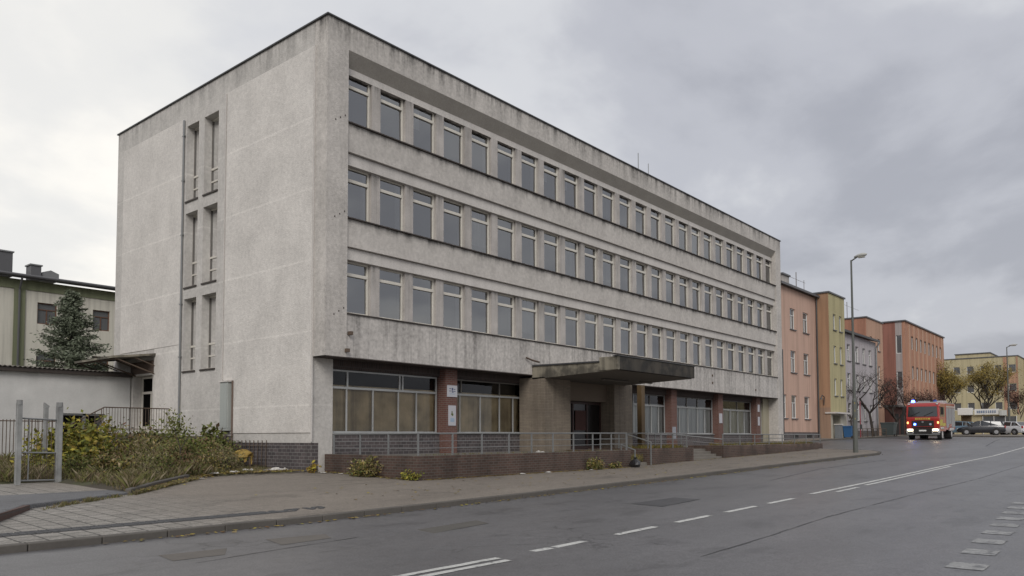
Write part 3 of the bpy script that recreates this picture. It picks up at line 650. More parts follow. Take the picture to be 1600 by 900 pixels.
# dark anchor holes
mb = MB()
for i in range(3):
    for z in SILLS: mb.obox((15.9+.2*i, Y0-.002, z-.1+.13*i), (.035, .02, .05))
mb.build('anchor_hole', m_sill, off)
# roof antennas
an = thing('roof_antenna', 'thin twin rod antenna with a crossbar on the flat roof of the grey office', 'antenna', (36.9, 21.9, 15.95))
mb = MB(); mb.tube((36.9, 21.9, 15.7), (36.9, 21.9, 17.35), .022); mb.build('mast', m_gal, an)
mb = MB(); mb.tube((36.9, 21.9, 16.12), (38.0, 21.9, 16.12), .018); mb.tube((36.9, 21.9, 16.25), (38.0, 21.9, 16.2), .012); mb.build('crossbar', m_gal, an)
mb = MB(); mb.tube((38.0, 21.9, 15.95), (38.0, 21.9, 17.05), .02); mb.build('rod', m_gal, an)

# ------------------------------------------------------------------ terrace, walls, steps, rails
TZ = .96
def bwall(label, boxes, group=None, name='retaining_wall'):
    mb = MB()
    for b in boxes: mb.box(*b)
    o = mb.build(name, m_brk, None, loc=(boxes[0][0], boxes[0][2], .2), bevel=.01); return tag(o, label, 'wall')
bwall('dark brown brick terrace wall left of the entrance, with railing on top and weeds at its foot', [(16.1, 28.3, 17.3, 17.55, 0, 1.03), (16.1, 16.35, 17.55, 21.95, 0, 1.03), (28.05, 28.3, 17.55, 20.5, 0, 1.03)])
bwall('short dark brick terrace wall between the two flights of steps', [(29.8, 34.0, 17.3, 17.55, .1, 1.07), (29.8, 30.05, 17.55, 20.5, .1, 1.07), (33.75, 34.0, 17.55, 19.3, .1, 1.07)])
bwall('long low dark brick wall of the planted terrace at the far right end of the office block', [(37.3, 52.3, 17.3, 17.55, .2, 1.13), (37.3, 37.55, 17.55, 19.3, .2, 1.13), (52.05, 52.3, 17.55, 22.0, .3, 1.16)])
terr = MB(); terr.box(16.3, 28.1, 17.5, 22.05, 0, TZ); terr.box(28.1, 29.95, 18.8, 22.05, 0, TZ); terr.box(29.95, 33.9, 17.5, 22.05, 0, TZ); terr.box(33.9, 37.4, 18.7, 22.05, 0, TZ); terr.box(37.4, 52.2, 17.5, 22.05, 0, TZ+.08)
tag(terr.build('terrace_floor', mat('terrace_paving', (.13, .12, .105), var=.3, fine=.2)), kind='structure')
def steps(label, xa, xb, y0, z0, n, g):
    o = thing('entrance_steps', label, 'steps', (xa, y0, z0)); rise = (TZ-z0)/n
    for i in range(n): B(xa, xb, y0+i*.3, y0+i*.3+.34, z0-.3, z0+(i+1)*rise).build('step', mat('worn_step_concrete', (.17, .155, .135), var=.3, vs=1.5, fine=.2), o, bevel=.012)
steps('narrow flight of worn steps with grass on it in front of the porch', 28.3, 29.8, 17.4, .31, 4, 0)
steps('wide flight of worn concrete steps between the short and the long brick wall', 34.0, 37.3, 17.4, .45, 4, 0)
def railing(label, pts, posts, zt, rails=(.45, .23), zb=1.0, r=.021):
    o = thing('railing', label, 'railing', (pts[0][0], pts[0][1], zb))
    P = [Vector((x, y, z)) for x, y, z in pts]
    MB().path(P, r+.006, 8).build('top_rail', m_gal, o)
    for d in rails: MB().path([p-Vector((0, 0, zt-zb-d-.0)) if 0 else p-Vector((0, 0, d)) for p in P], r*.55, 6).build('lower_rail', m_gal, o)
    for (x, y, a, b) in posts: B(x-.022, x+.022, y-.022, y+.022, a, b).build('post', m_gal, o)
    return o
pp = [(16.22, 21.6, 1.0, 1.70), (16.22, 20.2, 1.0, 1.70), (16.22, 18.8, 1.0, 1.70), (16.22, 17.43, 1.0, 1.70)] + [(x, 17.43, 1.0, 1.71) for x in (17.71, 19.10, 20.49, 21.75, 23.02, 24.33, 25.64, 26.99, 28.15)]
railing('galvanised three-rail railing on the brick wall left of the entrance', [(16.22, 21.6, 1.70), (16.22, 17.43, 1.71), (28.2, 17.43, 1.74)], pp, 1.71, (.24, .46))
railing('galvanised railing beside the first steps on the short brick wall', [(28.3, 18.9, 1.74), (29.9, 18.9, 1.74), (29.9, 17.43, 1.74), (33.6, 17.43, 1.74)], [(28.4, 18.9, .95, 1.74), (29.9, 18.9, .95, 1.74)]+[(x, 17.43, 1.03, 1.74) for x in (29.95, 31.1, 32.2, 33.55)], 1.74, (.24, .46))
railing('short low handrail at the foot of the first steps near the black bag', [(28.5, 17.2, 1.02), (28.5, 17.9, 1.25)], [(28.5, 17.22, .3, 1.03), (28.5, 17.9, .6, 1.25)], 1.0, ())
railing('tall single post handrail at the right side of the first steps', [(29.75, 17.15, 1.35), (29.75, 18.4, 1.7)], [(29.75, 17.17, .35, 1.36), (29.75, 18.38, .9, 1.7)], 1.0, ())
railing('dark sloping handrail beside the wide concrete steps', [(34.3, 19.6, 1.70), (35.8, 18.9, 1.66), (37.45, 17.43, 1.45)], [(34.35, 19.58, .9, 1.7), (35.8, 18.9, .9, 1.66)], 1.0, (.25,), r=.02)
railing('long galvanised railing on the low wall at the far right end of the terrace', [(37.45, 17.43, 1.70), (52.2, 17.43, 1.70), (52.2, 21.6, 1.72)], [(x, 17.43, 1.1, 1.70) for x in (37.5, 39.6, 41.55, 43.6, 45.6, 47.6, 49.6, 51.0, 52.2)], 1.7, (.24, .46))
bag = MB()
for i in range(9):
    a0 = math.pi*i/9; 
N_ = 12
prof = [(0, .0), (.19, .02), (.24, .12), (.20, .24), (.10, .33), (.05, .36), (.08, .42)]
vv = []; ff = []
for k, (rr, zz_) in enumerate(prof):
    for i in range(N_):
        a = 2*math.pi*i/N_; q = rr*(1+.12*math.sin(3*a+k)+random.uniform(-.05, .05)); vv.append((28.15+q*math.cos(a), 17.0+q*math.sin(a), .31+zz_))
for k in range(len(prof)-1):
    for i in range(N_): ff.append((k*N_+i, k*N_+(i+1) % N_, (k+1)*N_+(i+1) % N_, (k+1)*N_+i))
bag.add(vv, ff); tag(bag.build('rubbish_bag', mat('black_plastic', (.02, .02, .022), rough=.35, var=.1), None, loc=(28.15, 17, .3)), 'small black rubbish bag on the pavement at the foot of the first steps', 'rubbish bag')

# drain grating bars lying against the plinth behind the yellow armchair
gr = thing('leaning_grille', 'rusty upright bar grille leaning on the brick plinth behind the torn yellow armchair', 'grille', (15.4, 25.6, .45))
mb = MB()
for i in range(9): mb.tube((15.50, 24.6+.27*i, .42), (15.52, 24.6+.27*i, 1.50), .014, n=5)
mb.build('bar', m_rust, gr); mb = MB(); mb.tube((15.5, 24.5, 1.3), (15.5, 26.9, 1.3), .012, n=5); mb.tube((15.5, 24.5, .6), (15.5, 26.9, .6), .012, n=5); mb.build('crossbar', m_rust, gr)

# ------------------------------------------------------------------ neighbouring buildings
m_paneb = mat('far_window_glass', (0.10, 0.105, 0.11), rough=0.08, var=0.1, bump=0, spec=0.9)
m_cop2 = mat('grey_sheet_roof', (0.10, 0.10, 0.105), rough=0.5, var=0.2)
def bgwin(root, F, h, depth=.16, bars=True, m=m_white, sill=True):
    a, b, c, d = h; mb = MB(); t = .06
    F.bx(mb, a, a+t, c, d, depth-.06, depth); F.bx(mb, b-t, b, c, d, depth-.06, depth)
    F.bx(mb, a+t, b-t, c, c+t, depth-.06, depth); F.bx(mb, a+t, b-t, d-t, d, depth-.06, depth)
    if bars:
        F.bx(mb, (a+b)/2-.03, (a+b)/2+.03, c+t, c+(d-c)*.66, depth-.055, depth); F.bx(mb, a+t, b-t, c+(d-c)*.66, c+(d-c)*.66+.05, depth-.065, depth)
    w_ = mb.build('window', m, root)
    MB().quad(F.p(a+.01, c+.01, depth-.02), F.p(b-.01, c+.01, depth-.02), F.p(b-.01, d-.01, depth-.02), F.p(a+.01, d-.01, depth-.02)).build('pane', m_paneb, w_)
    if sill: mb = MB(); F.bx(mb, a-.08, b+.08, c-.07, c-.005, -.09, .02); mb.build('sill', m_cop2, w_)
    return w_
pl = dict(var=.10, vs=.5, fine=.03, fs=8, streak=.22, bump=.2)
# pink house
pk = thing('apartment_house', 'pink rendered three-storey house directly beside the grey office block', 'building', (56, 21.5, 1.3))
m_pink = mat('salmon_render', (.52, .35, .275), **pl)
F = Ff(21.5); rows = [(9.75, 11.35), (6.45, 8.10), (2.95, 4.70)]; cols = [(58.25, 59.35), (61.0, 62.2)]
holes = [(a, b, c, d) for a, b in cols for c, d in rows] + [(56.6, 57.3, 2.95, 4.70)]
mb = MB(); F.wall(mb, 55.9, 64.0, 1.9, 12.85, holes, .3); mb.build('wall', m_pink, pk)
for h in holes: bgwin(pk, F, h)
B(55.9, 64.0, 21.45, 22, .8, 1.89).build('base_wall', m_plin, pk)
mb = MB()
for x in (58.4, 61.3): mb.box(x, x+.9, 21.40, 21.46, 1.42, 1.72)
mb.build('cellar_window', m_dark, pk)
mb = MB(); mb.add([(55.9, 21.15, 12.85), (64.0, 21.15, 12.85), (64.0, 27, 14.6), (55.9, 27, 14.6), (55.9, 21.15, 13.02), (64.0, 21.15, 13.02), (64.0, 27, 14.75), (55.9, 27, 14.75)], [(3, 2, 1, 0), (4, 5, 6, 7), (0, 1, 5, 4), (1, 2, 6, 5), (2, 3, 7, 6), (3, 0, 4, 7)]); rf = mb.build('roof', m_cop2, pk)
B(59.0, 60.4, 22.3, 23.2, 13.0, 14.15).build('chimney', m_pier, rf); B(58.9, 60.5, 22.2, 23.3, 14.15, 14.28).build('chimney_cap', m_cop2, rf)
mb = MB(); mb.path([(63.85, 21.38, 12.9), (63.85, 21.38, 1.4)], .06); mb.path([(56.35, 21.40, 8), (56.35, 21.40, 1.5)], .05); mb.build('drainpipe', m_cop, pk)
mb = MB(); mb.path([(62.5, 22.5, 13.5), (62.5, 22.5, 14.9)], .03); mb.path([(61, 23, 14.6), (66, 23, 14.6)], .012); mb.path([(65.7, 23, 13.1), (65.7, 23, 14.8)], .02); mb.build('aerial', m_rust, pk)
# ochre stair tower
tw = thing('stair_tower_house', 'narrow tower with ochre side and yellow-green front joined to the pink house', 'building', (64, 20.5, 1.4))
m_och = mat('ochre_render', (.36, .215, .13), **pl); m_yg = mat('yellow_green_render', (.42, .375, .21), **pl)
mb = MB(); mb.quad((64.0, 27, 3.9), (64.0, 20.48, 3.9), (64.0, 20.48, 13.2), (64.0, 27, 13.2)); mb.build('side_wall', m_och, tw)
mb = MB(); mb.quad((64.0, 27, .9), (64.0, 20.48, .9), (64.0, 20.48, 3.9), (64.0, 27, 3.9)); mb.build('lower_side_wall', mat('bare_brown_render', (.30, .20, .14), **pl), tw)
F = Ff(20.48); tr = [(10.3, 11.6), (7.55, 9.0), (4.9, 6.3)]; hol = [(a, b, c, d) for a, b in ((65.05, 65.75), (66.6, 67.3)) for c, d in tr]
mb = MB(); F.wall(mb, 64.0, 68.03, 3.55, 13.2, hol, .25); mb.build('front_wall', m_yg, tw)
for h in hol: bgwin(tw, F, h, bars=False)
mb = MB(); F.wall(mb, 64.0, 68.03, .9, 3.4, [(64.5, 66.4, .92, 3.3)], .9); mb.build('entrance_wall', mat('pale_render', (.40, .37, .30), **pl), tw)
B(64.6, 66.3, 21.3, 21.36, .95, 3.2).build('door', mat('grey_door', (.14, .15, .17), var=.1), tw)
B(63.9, 67.4, 20.0, 20.9, 3.41, 3.53).build('porch_slab', m_lint, tw)
B(63.9, 68.13, 20.38, 27.1, 13.2, 13.32).build('roof', m_cop2, tw)
# white house
wh = thing('apartment_house', 'lilac-white three-storey house between the yellow-green tower and the orange block', 'building', (68.1, 21.5, 1.4))
m_wh = mat('lilac_white_render', (.42, .39, .40), **pl); F = Ff(21.5)
wr = [(8.35, 9.85), (5.75, 7.25), (3.0, 4.55)]; wc = [(70.0, 71.0), (71.9, 72.9), (74.4, 75.4), (76.6, 77.5), (78.6, 79.5)]
hol = [(a, b, c, d) for a, b in wc for c, d in wr]
mb = MB(); F.wall(mb, 68.03, 81.0, 2.1, 10.75, hol, .3); mb.quad((81.0, 21.5, 1), (81, 32, 1), (81, 32, 10.75), (81, 21.5, 10.75)); mb.build('wall', m_wh, wh)
for h in hol: bgwin(wh, F, h)
B(68.03, 81.0, 21.44, 22, .9, 2.09).build('base_wall', mat('dark_render_base', (.12, .11, .11), var=.2), wh)
mb = MB(); mb.add([(68.03, 21.1, 10.76), (81.1, 21.1, 10.76), (81.1, 30, 13.0), (68.03, 30, 13.0), (68.03, 21.1, 10.95), (81.1, 21.1, 10.95), (81.1, 30, 13.2), (68.03, 30, 13.2)], [(3, 2, 1, 0), (4, 5, 6, 7), (0, 1, 5, 4), (1, 2, 6, 5), (2, 3, 7, 6), (3, 0, 4, 7)]); mb.build('roof', m_cop, wh)
mb = MB(); mb.path([(80.6, 21.0, 10.7), (80.6, 21.36, 10.2), (80.6, 21.36, 1.5)], .08); mb.build('drainpipe', m_gal, wh)
# orange block
ob = thing('apartment_house', 'taller orange block rising behind the end of the lilac-white house', 'building', (83.4, 23, 1.4))
m_or = mat('orange_render', (.46, .285, .20), **pl); m_ors = mat('deep_orange_render', (.37, .18, .12), **pl); F = Ff(23.0)
hol = [(a, b, c, d) for a, b in ((84.6, 85.5), (87.4, 88.3)) for c, d in ((10.6, 11.9), (7.6, 9.0), (4.7, 6.1))] + [(84.3, 85.6, 1.5, 4.0)]
mb = MB(); F.wall(mb, 83.4, 89.4, 1, 13.7, hol, .3); mb.build('front_wall', m_or, ob)
for h in hol[:-1]: bgwin(ob, F, h, bars=False)
B(84.3, 85.6, 23.25, 23.3, 1.5, 4.0).build('door', mat('tan_door', (.30, .15, .06), var=.1), ob)
mb = MB(); mb.quad((83.4, 34, 9), (83.4, 23.0, 9), (83.4, 23.0, 13.7), (83.4, 34, 13.7)); mb.quad((83.4, 34, 1), (83.4, 23.0, 1), (83.4, 23.0, 9), (83.4, 34, 9)); mb.quad((89.4, 23, 1), (89.4, 34, 1), (89.4, 34, 13.7), (89.4, 23, 13.7)); mb.build('side_wall', m_ors, ob)
B(83.3, 89.5, 22.9, 34, 13.7, 13.83).build('roof', m_cop2, ob)
mb = MB(); mb.path([(84, 25, 13.8), (84, 25, 15.6)], .03); mb.path([(83, 25, 15.2), (88, 25, 15.2)], .012); mb.build('aerial', m_rust, ob)
# red and orange block
rb = thing('apartment_house', 'big red-orange four-storey block with vertical stripes behind the fire engine', 'building', (96.7, 22.5, 1.6))
m_red = mat('brick_red_render', (.27, .12, .09), **pl); m_rst = mat('light_orange_render', (.48, .295, .205), **pl); m_rod = mat('orange_red_render', (.42, .22, .145), **pl)
Fs = Frame((96.66, 0, 0), (0, -1, 0), (-1, 0, 0))
sh = [(-23.35, -22.85-.05, 11.0, 13.1), (-23.35, -22.9, 5.9, 8.2), (-23.35, -22.9, 2.2, 4.4)]
mb = MB(); Fs.wall(mb, -40, -23.5, 1, 14.77, [], .2); mb.build('side_wall', m_red, rb)
mb = MB(); Fs.wall(mb, -23.5, -22.8, 1, 14.77, [(-23.44, -22.86, a, b) for a, b in ((11.1, 13.2), (7.0, 9.0), (3.0, 5.0))], .2); mb.build('window_strip_wall', mat('grey_lilac_render', (.36, .32, .31), **pl), rb)
for a, b in ((11.1, 13.2), (7.0, 9.0), (3.0, 5.0)): bgwin(rb, Fs, (-23.44, -22.86, a, b), bars=False, sill=False)
mb = MB(); Fs.wall(mb, -22.8, -22.5, 1, 14.77, [], .2); mb.build('corner_wall', m_rod, rb)
F = Ff(22.5); cols = [99.6+i*2.15 for i in range(8)]; rr = [(11.75, 13.35), (8.25, 9.8), (4.75, 6.3), (1.9, 3.2)]
hol = [(a, a+1.0, c, d) for a in cols for c, d in rr]
mb = MB(); F.wall(mb, 96.66, 117.15, 1, 14.77, hol, .25); mb.build('front_wall', m_rod, rb)
for h in hol: bgwin(rb, F, h, bars=False, sill=False)
mb = MB()
for i in range(9):
    x = 98.35+i*2.15; F.bx(mb, x, x+.62, 1, 14.6, -.06, -.003)
mb.build('light_pilaster', m_rst, rb)
mb = MB(); mb.quad((117.15, 22.5, 1), (117.15, 40, 1), (117.15, 40, 14.77), (117.15, 22.5, 14.77)); mb.build('far_wall', m_rod, rb)
B(96.5, 117.3, 22.35, 40, 14.77, 14.92).build('roof', m_cop2, rb)
lg = thing('low_outbuilding', 'low dark red outbuilding with flat roof between the orange and red blocks', 'outbuilding', (90, 22, 1.5))
B(89.6, 96.3, 22.2, 30, 1, 4.7).build('wall', mat('dark_red_wall', (.10, .04, .032), **pl), lg); B(89.3, 96.5, 21.6, 30.2, 4.71, 4.9).build('roof', m_cop2, lg)
mb = MB()
for x in (90.4, 92.6, 94.6): mb.box(x, x+1.3, 22.16, 22.19, 1.5, 4.0)
mb.build('door', m_dark, lg)
# far yellow estate
fy = thing('apartment_block', 'long pale yellow block of flats closing the street behind the yellow trees', 'building', (146, 28, 1.7))
m_fy = mat('pale_yellow_render', (.46, .40, .25), **pl); m_fp = mat('pale_pink_render', (.42, .24, .16), **pl)
F6 = Frame((146, 0, 0), (0, -1, 0), (-1, 0, 0))
zrows = [(2.9, 4.1), (5.8, 7.0), (8.7, 9.9), (11.75, 13.0)]
ycol = [-(17.9+1.95*i) for i in range(13)]
hol = [(y-1.0, y, a, b) for y in ycol for a, b in zrows]
mb = MB(); F6.wall(mb, -60, -17.6, 1, 14.3, hol, .2); mb.build('front_wall', m_fy, fy)
mb = MB(); F6.bx(mb, -19.6, -18.95, 1, 14.2, -.05, -.003); F6.bx(mb, -17.85, -17.6, 1, 14.2, -.05, -.003); F6.bx(mb, -18.95, -17.85, 10.0, 11.7, -.05, -.003); F6.bx(mb, -18.95, -17.85, 7.0, 8.6, -.05, -.003); mb.build('pink_stripe', m_fp, fy)
for h in hol: bgwin(fy, F6, h, bars=False, sill=False)
B(146.2, 160, 21.4, 26.4, 14.3, 15.05).build('roof_storey', m_fy, fy)
B(145.9, 160, 17.5, 60, 14.31, 14.45).build('roof', m_cop2, fy); B(146.05, 160, 21.3, 26.5, 15.06, 15.2).build('upper_roof', m_cop2, fy)
mb = MB(); mb.quad((146, 17.6, 1), (160, 17.6, 1), (160, 17.6, 14.3), (146, 17.6, 14.3)); mb.build('end_wall', m_fy, fy)
f2 = thing('apartment_block', 'further yellow block of flats at the right edge of the picture', 'building', (152, 10, 1.7))
F7 = Frame((153, 0, 0), (0, -1, 0), (-1, 0, 0)); hol = [(-(y+1), -y, a, b) for y in (6.5, 9.5, 12.5, 15.5) for a, b in zrows]
mb = MB(); F7.wall(mb, -17.59, 30, 1, 14.4, hol, .2); mb.build('front_wall', m_fy, f2)
for h in hol: bgwin(f2, F7, h, bars=False, sill=False)
B(152.8, 166, -30, 17.4, 14.41, 14.6).build('roof', m_cop2, f2)
# kiosk
kk = thing('shop_pavilion', 'low yellow shop pavilion with white fascia and canopy behind the parked dark estate car', 'shop', (112, 17, 1.7))
B(112.6, 118, 13.8, 19.9, 1.2, 4.2).build('wall', m_fy, kk)
B(111.6, 112.7, 18.5, 20.1, 4.2, 5.1).build('canopy', m_white, kk, bevel=.05)
B(112.2, 112.7, 15.7, 18.3, 4.25, 4.95).build('fascia', m_white, kk)
mb = MB(); 
for i in range(9): mb.box(112.15, 112.19, 16.0+i*.24, 16.0+i*.24+random.uniform(.10, .18), 4.45, 4.75)
mb.build('fascia_lettering', mat('blue_lettering', (.20, .25, .34)), kk)
B(112.1, 112.7, 14.9, 15.6, 4.1, 4.75).build('side_fascia', m_curt, kk)
mb = MB()
for (a, b) in ((13.9, 15.0), (15.1, 16.2), (16.3, 17.4)): mb.box(112.5, 112.58, a, b, 2.1, 4.0)
mb.build('shop_window', m_paneb, kk); B(112.4, 112.55, 18.7, 19.7, 1.6, 4.1).build('door', mat('brown_shop_door', (.10, .07, .04)), kk)
mb = MB()
for y in (13.85, 15.03, 16.23, 17.43): mb.box(112.42, 112.59, y, y+.06, 1.7, 4.05)
mb.build('window_post', m_white, kk)

# left: cream and green house, annex
rs = thing('residential_house', 'cream house with green bands and grey roof at the far left behind the spruce', 'building', (15, 50, .8))
m_cr = mat('cream_render', (.60, .575, .50), **pl); m_gr = mat('olive_green_render', (.20, .215, .13), **pl)
F = Ff(50.0); hol = [(16.4, 17.45, 8.25, 9.5), (19.45, 20.45, 8.2, 9.45), (12.9, 13.9, 8.25, 9.5), (16.4, 17.45, 5.1, 6.6), (19.45, 20.45, 5.1, 6.6), (9.5, 10.5, 8.25, 9.5)]
mb = MB(); F.wall(mb, -5, 34, .5, 10.7, hol, .25); mb.build('wall', m_cr, rs)
m_bw = mat('brown_window_frame', (.13, .065, .04), rough=.5)
for h in hol: bgwin(rs, F, h, m=m_bw, sill=False)
mb = MB(); F.bx(mb, -5, 34, 10.15, 10.7, -.06, -.003)
for a, b in ((15.18, 15.75), (18.05, 18.6), (11.6, 12.1), (8, 8.5), (21.5, 22.0)): F.bx(mb, a, b, .6, 10.148, -.06, -.003)
mb.build('green_band', m_gr, rs)
mb = MB(); mb.add([(-5, 49.5, 10.7), (34, 49.5, 10.7), (34, 58, 12.3), (-5, 58, 12.3), (-5, 49.5, 10.92), (34, 49.5, 10.92), (34, 58, 12.5), (-5, 58, 12.5)], [(3, 2, 1, 0), (4, 5, 6, 7), (0, 1, 5, 4), (1, 2, 6, 5), (2, 3, 7, 6), (3, 0, 4, 7)]); rf = mb.build('roof', m_cop2, rs)
mb = MB(); mb.tube((-5, 49.42, 10.86), (34, 49.42, 10.86), .09); mb.path([(15.42, 49.45, 10.8), (15.42, 49.86, 10.1), (15.42, 49.86, .8)], .06); mb.build('gutter_and_downpipe', m_cop2, rs)
for (a, b, z) in ((14.3, 15.25, 12.3), (16.2, 16.75, 11.75),): 
    ch = B(a, b, 50.6, 51.4, 10.9, z).build('chimney', m_cop2, rf); B(a-.06, b+.06, 50.54, 51.46, z+.002, z+.08).build('chimney_cap', m_gal, rf)
mb = MB(); mb.yprism([(16.85, 11.0), (17.75, 11.0), (17.75, 11.45), (17.3, 11.62), (16.85, 11.45)], 50.7, 51.6); mb.build('roof_hatch', m_gal, rf)
ax = thing('annex_building', 'low whitewashed annex with a corrugated roof joined to the end of the office block', 'building', (10, 35.57, .8))
m_ax = mat('whitewashed_wall', (.56, .555, .54), var=.3, vs=.8, streak=.03, bump=.3, drips=[(4.4, .8)], drip_amt=.2)
F = Ff(35.57); mb = MB(); F.wall(mb, -14, 15.50, .3, 4.36, [(12.7, 14.45, .9, 2.64)], 1.2); mb.build('wall', m_ax, ax)
B(10.7, 14.5, 36.7, 36.78, .5, 2.8).build('opening_back', m_dark, ax); mb = MB(); mb.box(13.55, 13.67, 35.62, 35.72, .8, 2.63); mb.box(12.7, 14.45, 35.62, 35.7, 2.56, 2.638); mb.build('opening_post', m_gal, ax)
n = 330; vv = []; ff = []
for i in range(n+1):
    x = -14.1+29.6*i/n; zc = .028*math.sin(x*2*math.pi/.18)
    vv += [(x, 35.30, 4.50+zc), (x, 41.5, 4.75+zc), (x, 35.30, 4.48+zc), (x, 41.5, 4.73+zc)]
for i in range(n):
    a = i*4; b = a+4; ff += [(a, b, b+1, a+1), (a+2, a+3, b+3, b+2), (a, a+2, b+2, b)]
MB().add(vv, ff).build('corrugated_roof', mat('asbestos_sheet', (.13, .115, .10), var=.3), ax)
B(-14, 15.50, 35.36, 35.56, 4.30, 4.45).build('eaves_board', m_sill, ax)

# ------------------------------------------------------------------ landing stairs, fence, gate
ls = thing('side_stairs', 'concrete landing and stairs to the side door, half hidden in weeds', 'stairs', (13, 32, .8))
B(12.9, 15.52, 31.8, 35.4, .5, 1.78).build('landing', m_can, ls)
for i in range(7): B(12.9-.3*(i+1), 12.9-.3*i, 31.9, 33.6, .4, 1.78-.16*(i+1)).build('step', m_can, ls)
sr = thing('stair_railing', 'thin dark iron railing with close bars along the side door landing', 'railing', (13, 31.8, 1.8))
pts = [(15.5, 31.85, 2.80), (12.9, 31.85, 2.80), (11.0, 31.85, 1.72)]
MB().path(pts, .025).build('top_rail', m_rust, sr); MB().path([(a, b, c-.85) for a, b, c in pts], .018).build('lower_rail', m_rust, sr); MB().path([(a, b, c-.45) for a, b, c in pts[1:]], .018).build('middle_rail', m_rust, sr)
mb = MB()
for i in range(24):
    x = 15.4-.11*i; mb.tube((x, 31.85, 1.85), (x, 31.85, 2.8), .011, n=4)
mb.build('bars', m_rust, sr); mb = MB()
for i in range(8): x = 12.8-.24*i; z = 2.8-.57*(12.9-x); mb.tube((x, 31.85, z-.9), (x, 31.85, z), .016, n=4)
mb.build('stair_bars', m_rust, sr)
fc = thing('bar_fence', 'long low fence of thin upright iron bars in front of the annex', 'fence', (8, 33, .75))
mb = MB()
for i in range(110): x = -1.5+.12*i; mb.tube((x, 33, .75), (x, 33, 2.30), .015, n=4)
mb.build('bars', m_rust, fc); mb = MB(); mb.box(-1.6, 11.8, 32.98, 33.02, 2.22, 2.26); mb.box(-1.6, 11.8, 32.98, 33.02, .86, .90); mb.build('rail', m_rust, fc)
B(-1.6, 11.8, 32.93, 33.1, .3, .78).build('base', m_plin, fc)
m_post = mat('whitewashed_post', (.26, .262, .255), var=.5, vs=4, streak=.2, streak_sc=9)
GB = (6.91, 22.12, .345)
def gpost(x, y, z0, z1, lab, w_=.13, broken=False):
    o = thing('gate_post', lab, 'post', (x, y, z0))
    B(x-w_/2, x+w_/2, y-w_/2, y+w_/2, z0-.1, z1-.12).build('shaft', m_post, o, bevel=.01)
    if broken: mb = MB(); mb.yprism([(x-w_/2, z1-.12), (x+w_/2, z1-.12), (x+w_/2+.02, z1-.05), (x-w_/2, z1+.05)], y-w_/2, y+w_/2); mb.build('broken_top', m_post, o)
    else: mb = MB(); mb.tube((x, y, z1-.12), (x, y, z1), w_*.62, w_*.58, 10); mb.build('cap', m_post, o)
    return o
gpost(6.91, 22.12, .345, 2.56, 'pale weathered post on the left side of the old gate', .12)
gpost(7.95, 22.43, .345, 2.54, 'pale weathered post on the right side of the old gate', .14)
gpost(8.5, 25.0, .42, 2.58, 'thinner grey post with a broken top standing behind the old gate', .11, True)
ga = thing('old_gate', 'old metal frame gate with sagging dark mesh hung between two pale posts', 'gate', (7.4, 22.25, .5))
A = Vector((6.97, 22.14, 0)); Bq = Vector((7.88, 22.41, 0))
mb = MB()
for z in (2.10, 1.23, .52): mb.tube(A+Vector((0, 0, z)), Bq+Vector((0, 0, z-.03)), .022)
for t in (.22, ): p = A.lerp(Bq, t); mb.tube(p+Vector((0, 0, .5)), p+Vector((0, 0, 2.1)), .016)
mb.build('gate_frame', m_gal, ga)
mb = MB()
for i in range(16):
    p = A.lerp(Bq, (i+.5)/16); q = A.lerp(Bq, min(1, (i+1.5)/16)); mb.tube(p+Vector((0, 0, .52)), q+Vector((0, .02, 1.22)), .004, n=3); mb.tube(q+Vector((0, 0, .52)), p+Vector((0, .02, 1.22)), .004, n=3)
mb.build('wire_mesh', m_rust, ga)
mb = MB()
for i in range(5): p = A.lerp(Bq, .3+.14*i); mb.tube(p+Vector((0, 0, 1.25)), p+Vector((0, 0, 2.1)), .008, n=4)
mb.build('thin_bar', m_rust, ga)

# ------------------------------------------------------------------ vegetation
def leaf_mat(name, pal, rough=.75):
    n = len(pal); return mat(name, pal[0], rough=rough, var=.15, vs=2, fine=0, bump=0, island=[((i+.5)/n, c) for i, c in enumerate(pal)], spec=.25)
G1, G2, G3 = (.07, .085, .025), (.115, .13, .038), (.17, .175, .055)
Yl, Yo, Br, Rd, Tn = (.33, .28, .045), (.28, .20, .045), (.15, .10, .055), (.15, .075, .055), (.30, .235, .14)
L_yel = leaf_mat('yellow_green_leaves', [G2, (.15, .155, .02), Yl, (.19, .18, .025), Yo, G3, (.12, .13, .02)])
L_grn = leaf_mat('green_leaves', [G1, G2, G3, G2, (.12, .13, .03), Br])
L_brn = leaf_mat('brown_leaves', [Br, (.10, .07, .03), G1, Rd, (.12, .09, .035), G2])
L_mix = leaf_mat('autumn_weed_leaves', [G1, G2, Br, (.12, .10, .035), G3, Yo, Tn])
L_grs = leaf_mat('dry_grass', [(.11, .12, .035), (.24, .19, .12), (.17, .13, .07), G3, (.12, .08, .05), (.30, .25, .17), (.08, .09, .03), (.14, .13, .05)])
L_aut = leaf_mat('golden_tree_leaves', [(.30, .22, .06), (.36, .27, .07), (.22, .17, .05), (.25, .21, .07), (.16, .12, .04)])
L_red = leaf_mat('dark_red_leaves', [(.065, .028, .024), (.09, .035, .03), (.05, .025, .022), (.075, .045, .03)])
L_spr = leaf_mat('blue_green_needles', [(.09, .11, .07), (.12, .145, .095), (.17, .19, .14), (.10, .12, .075), (.22, .24, .18)])
m_bark = mat('dark_bark', (.045, .036, .030), var=.3, vs=5, bump=.5)
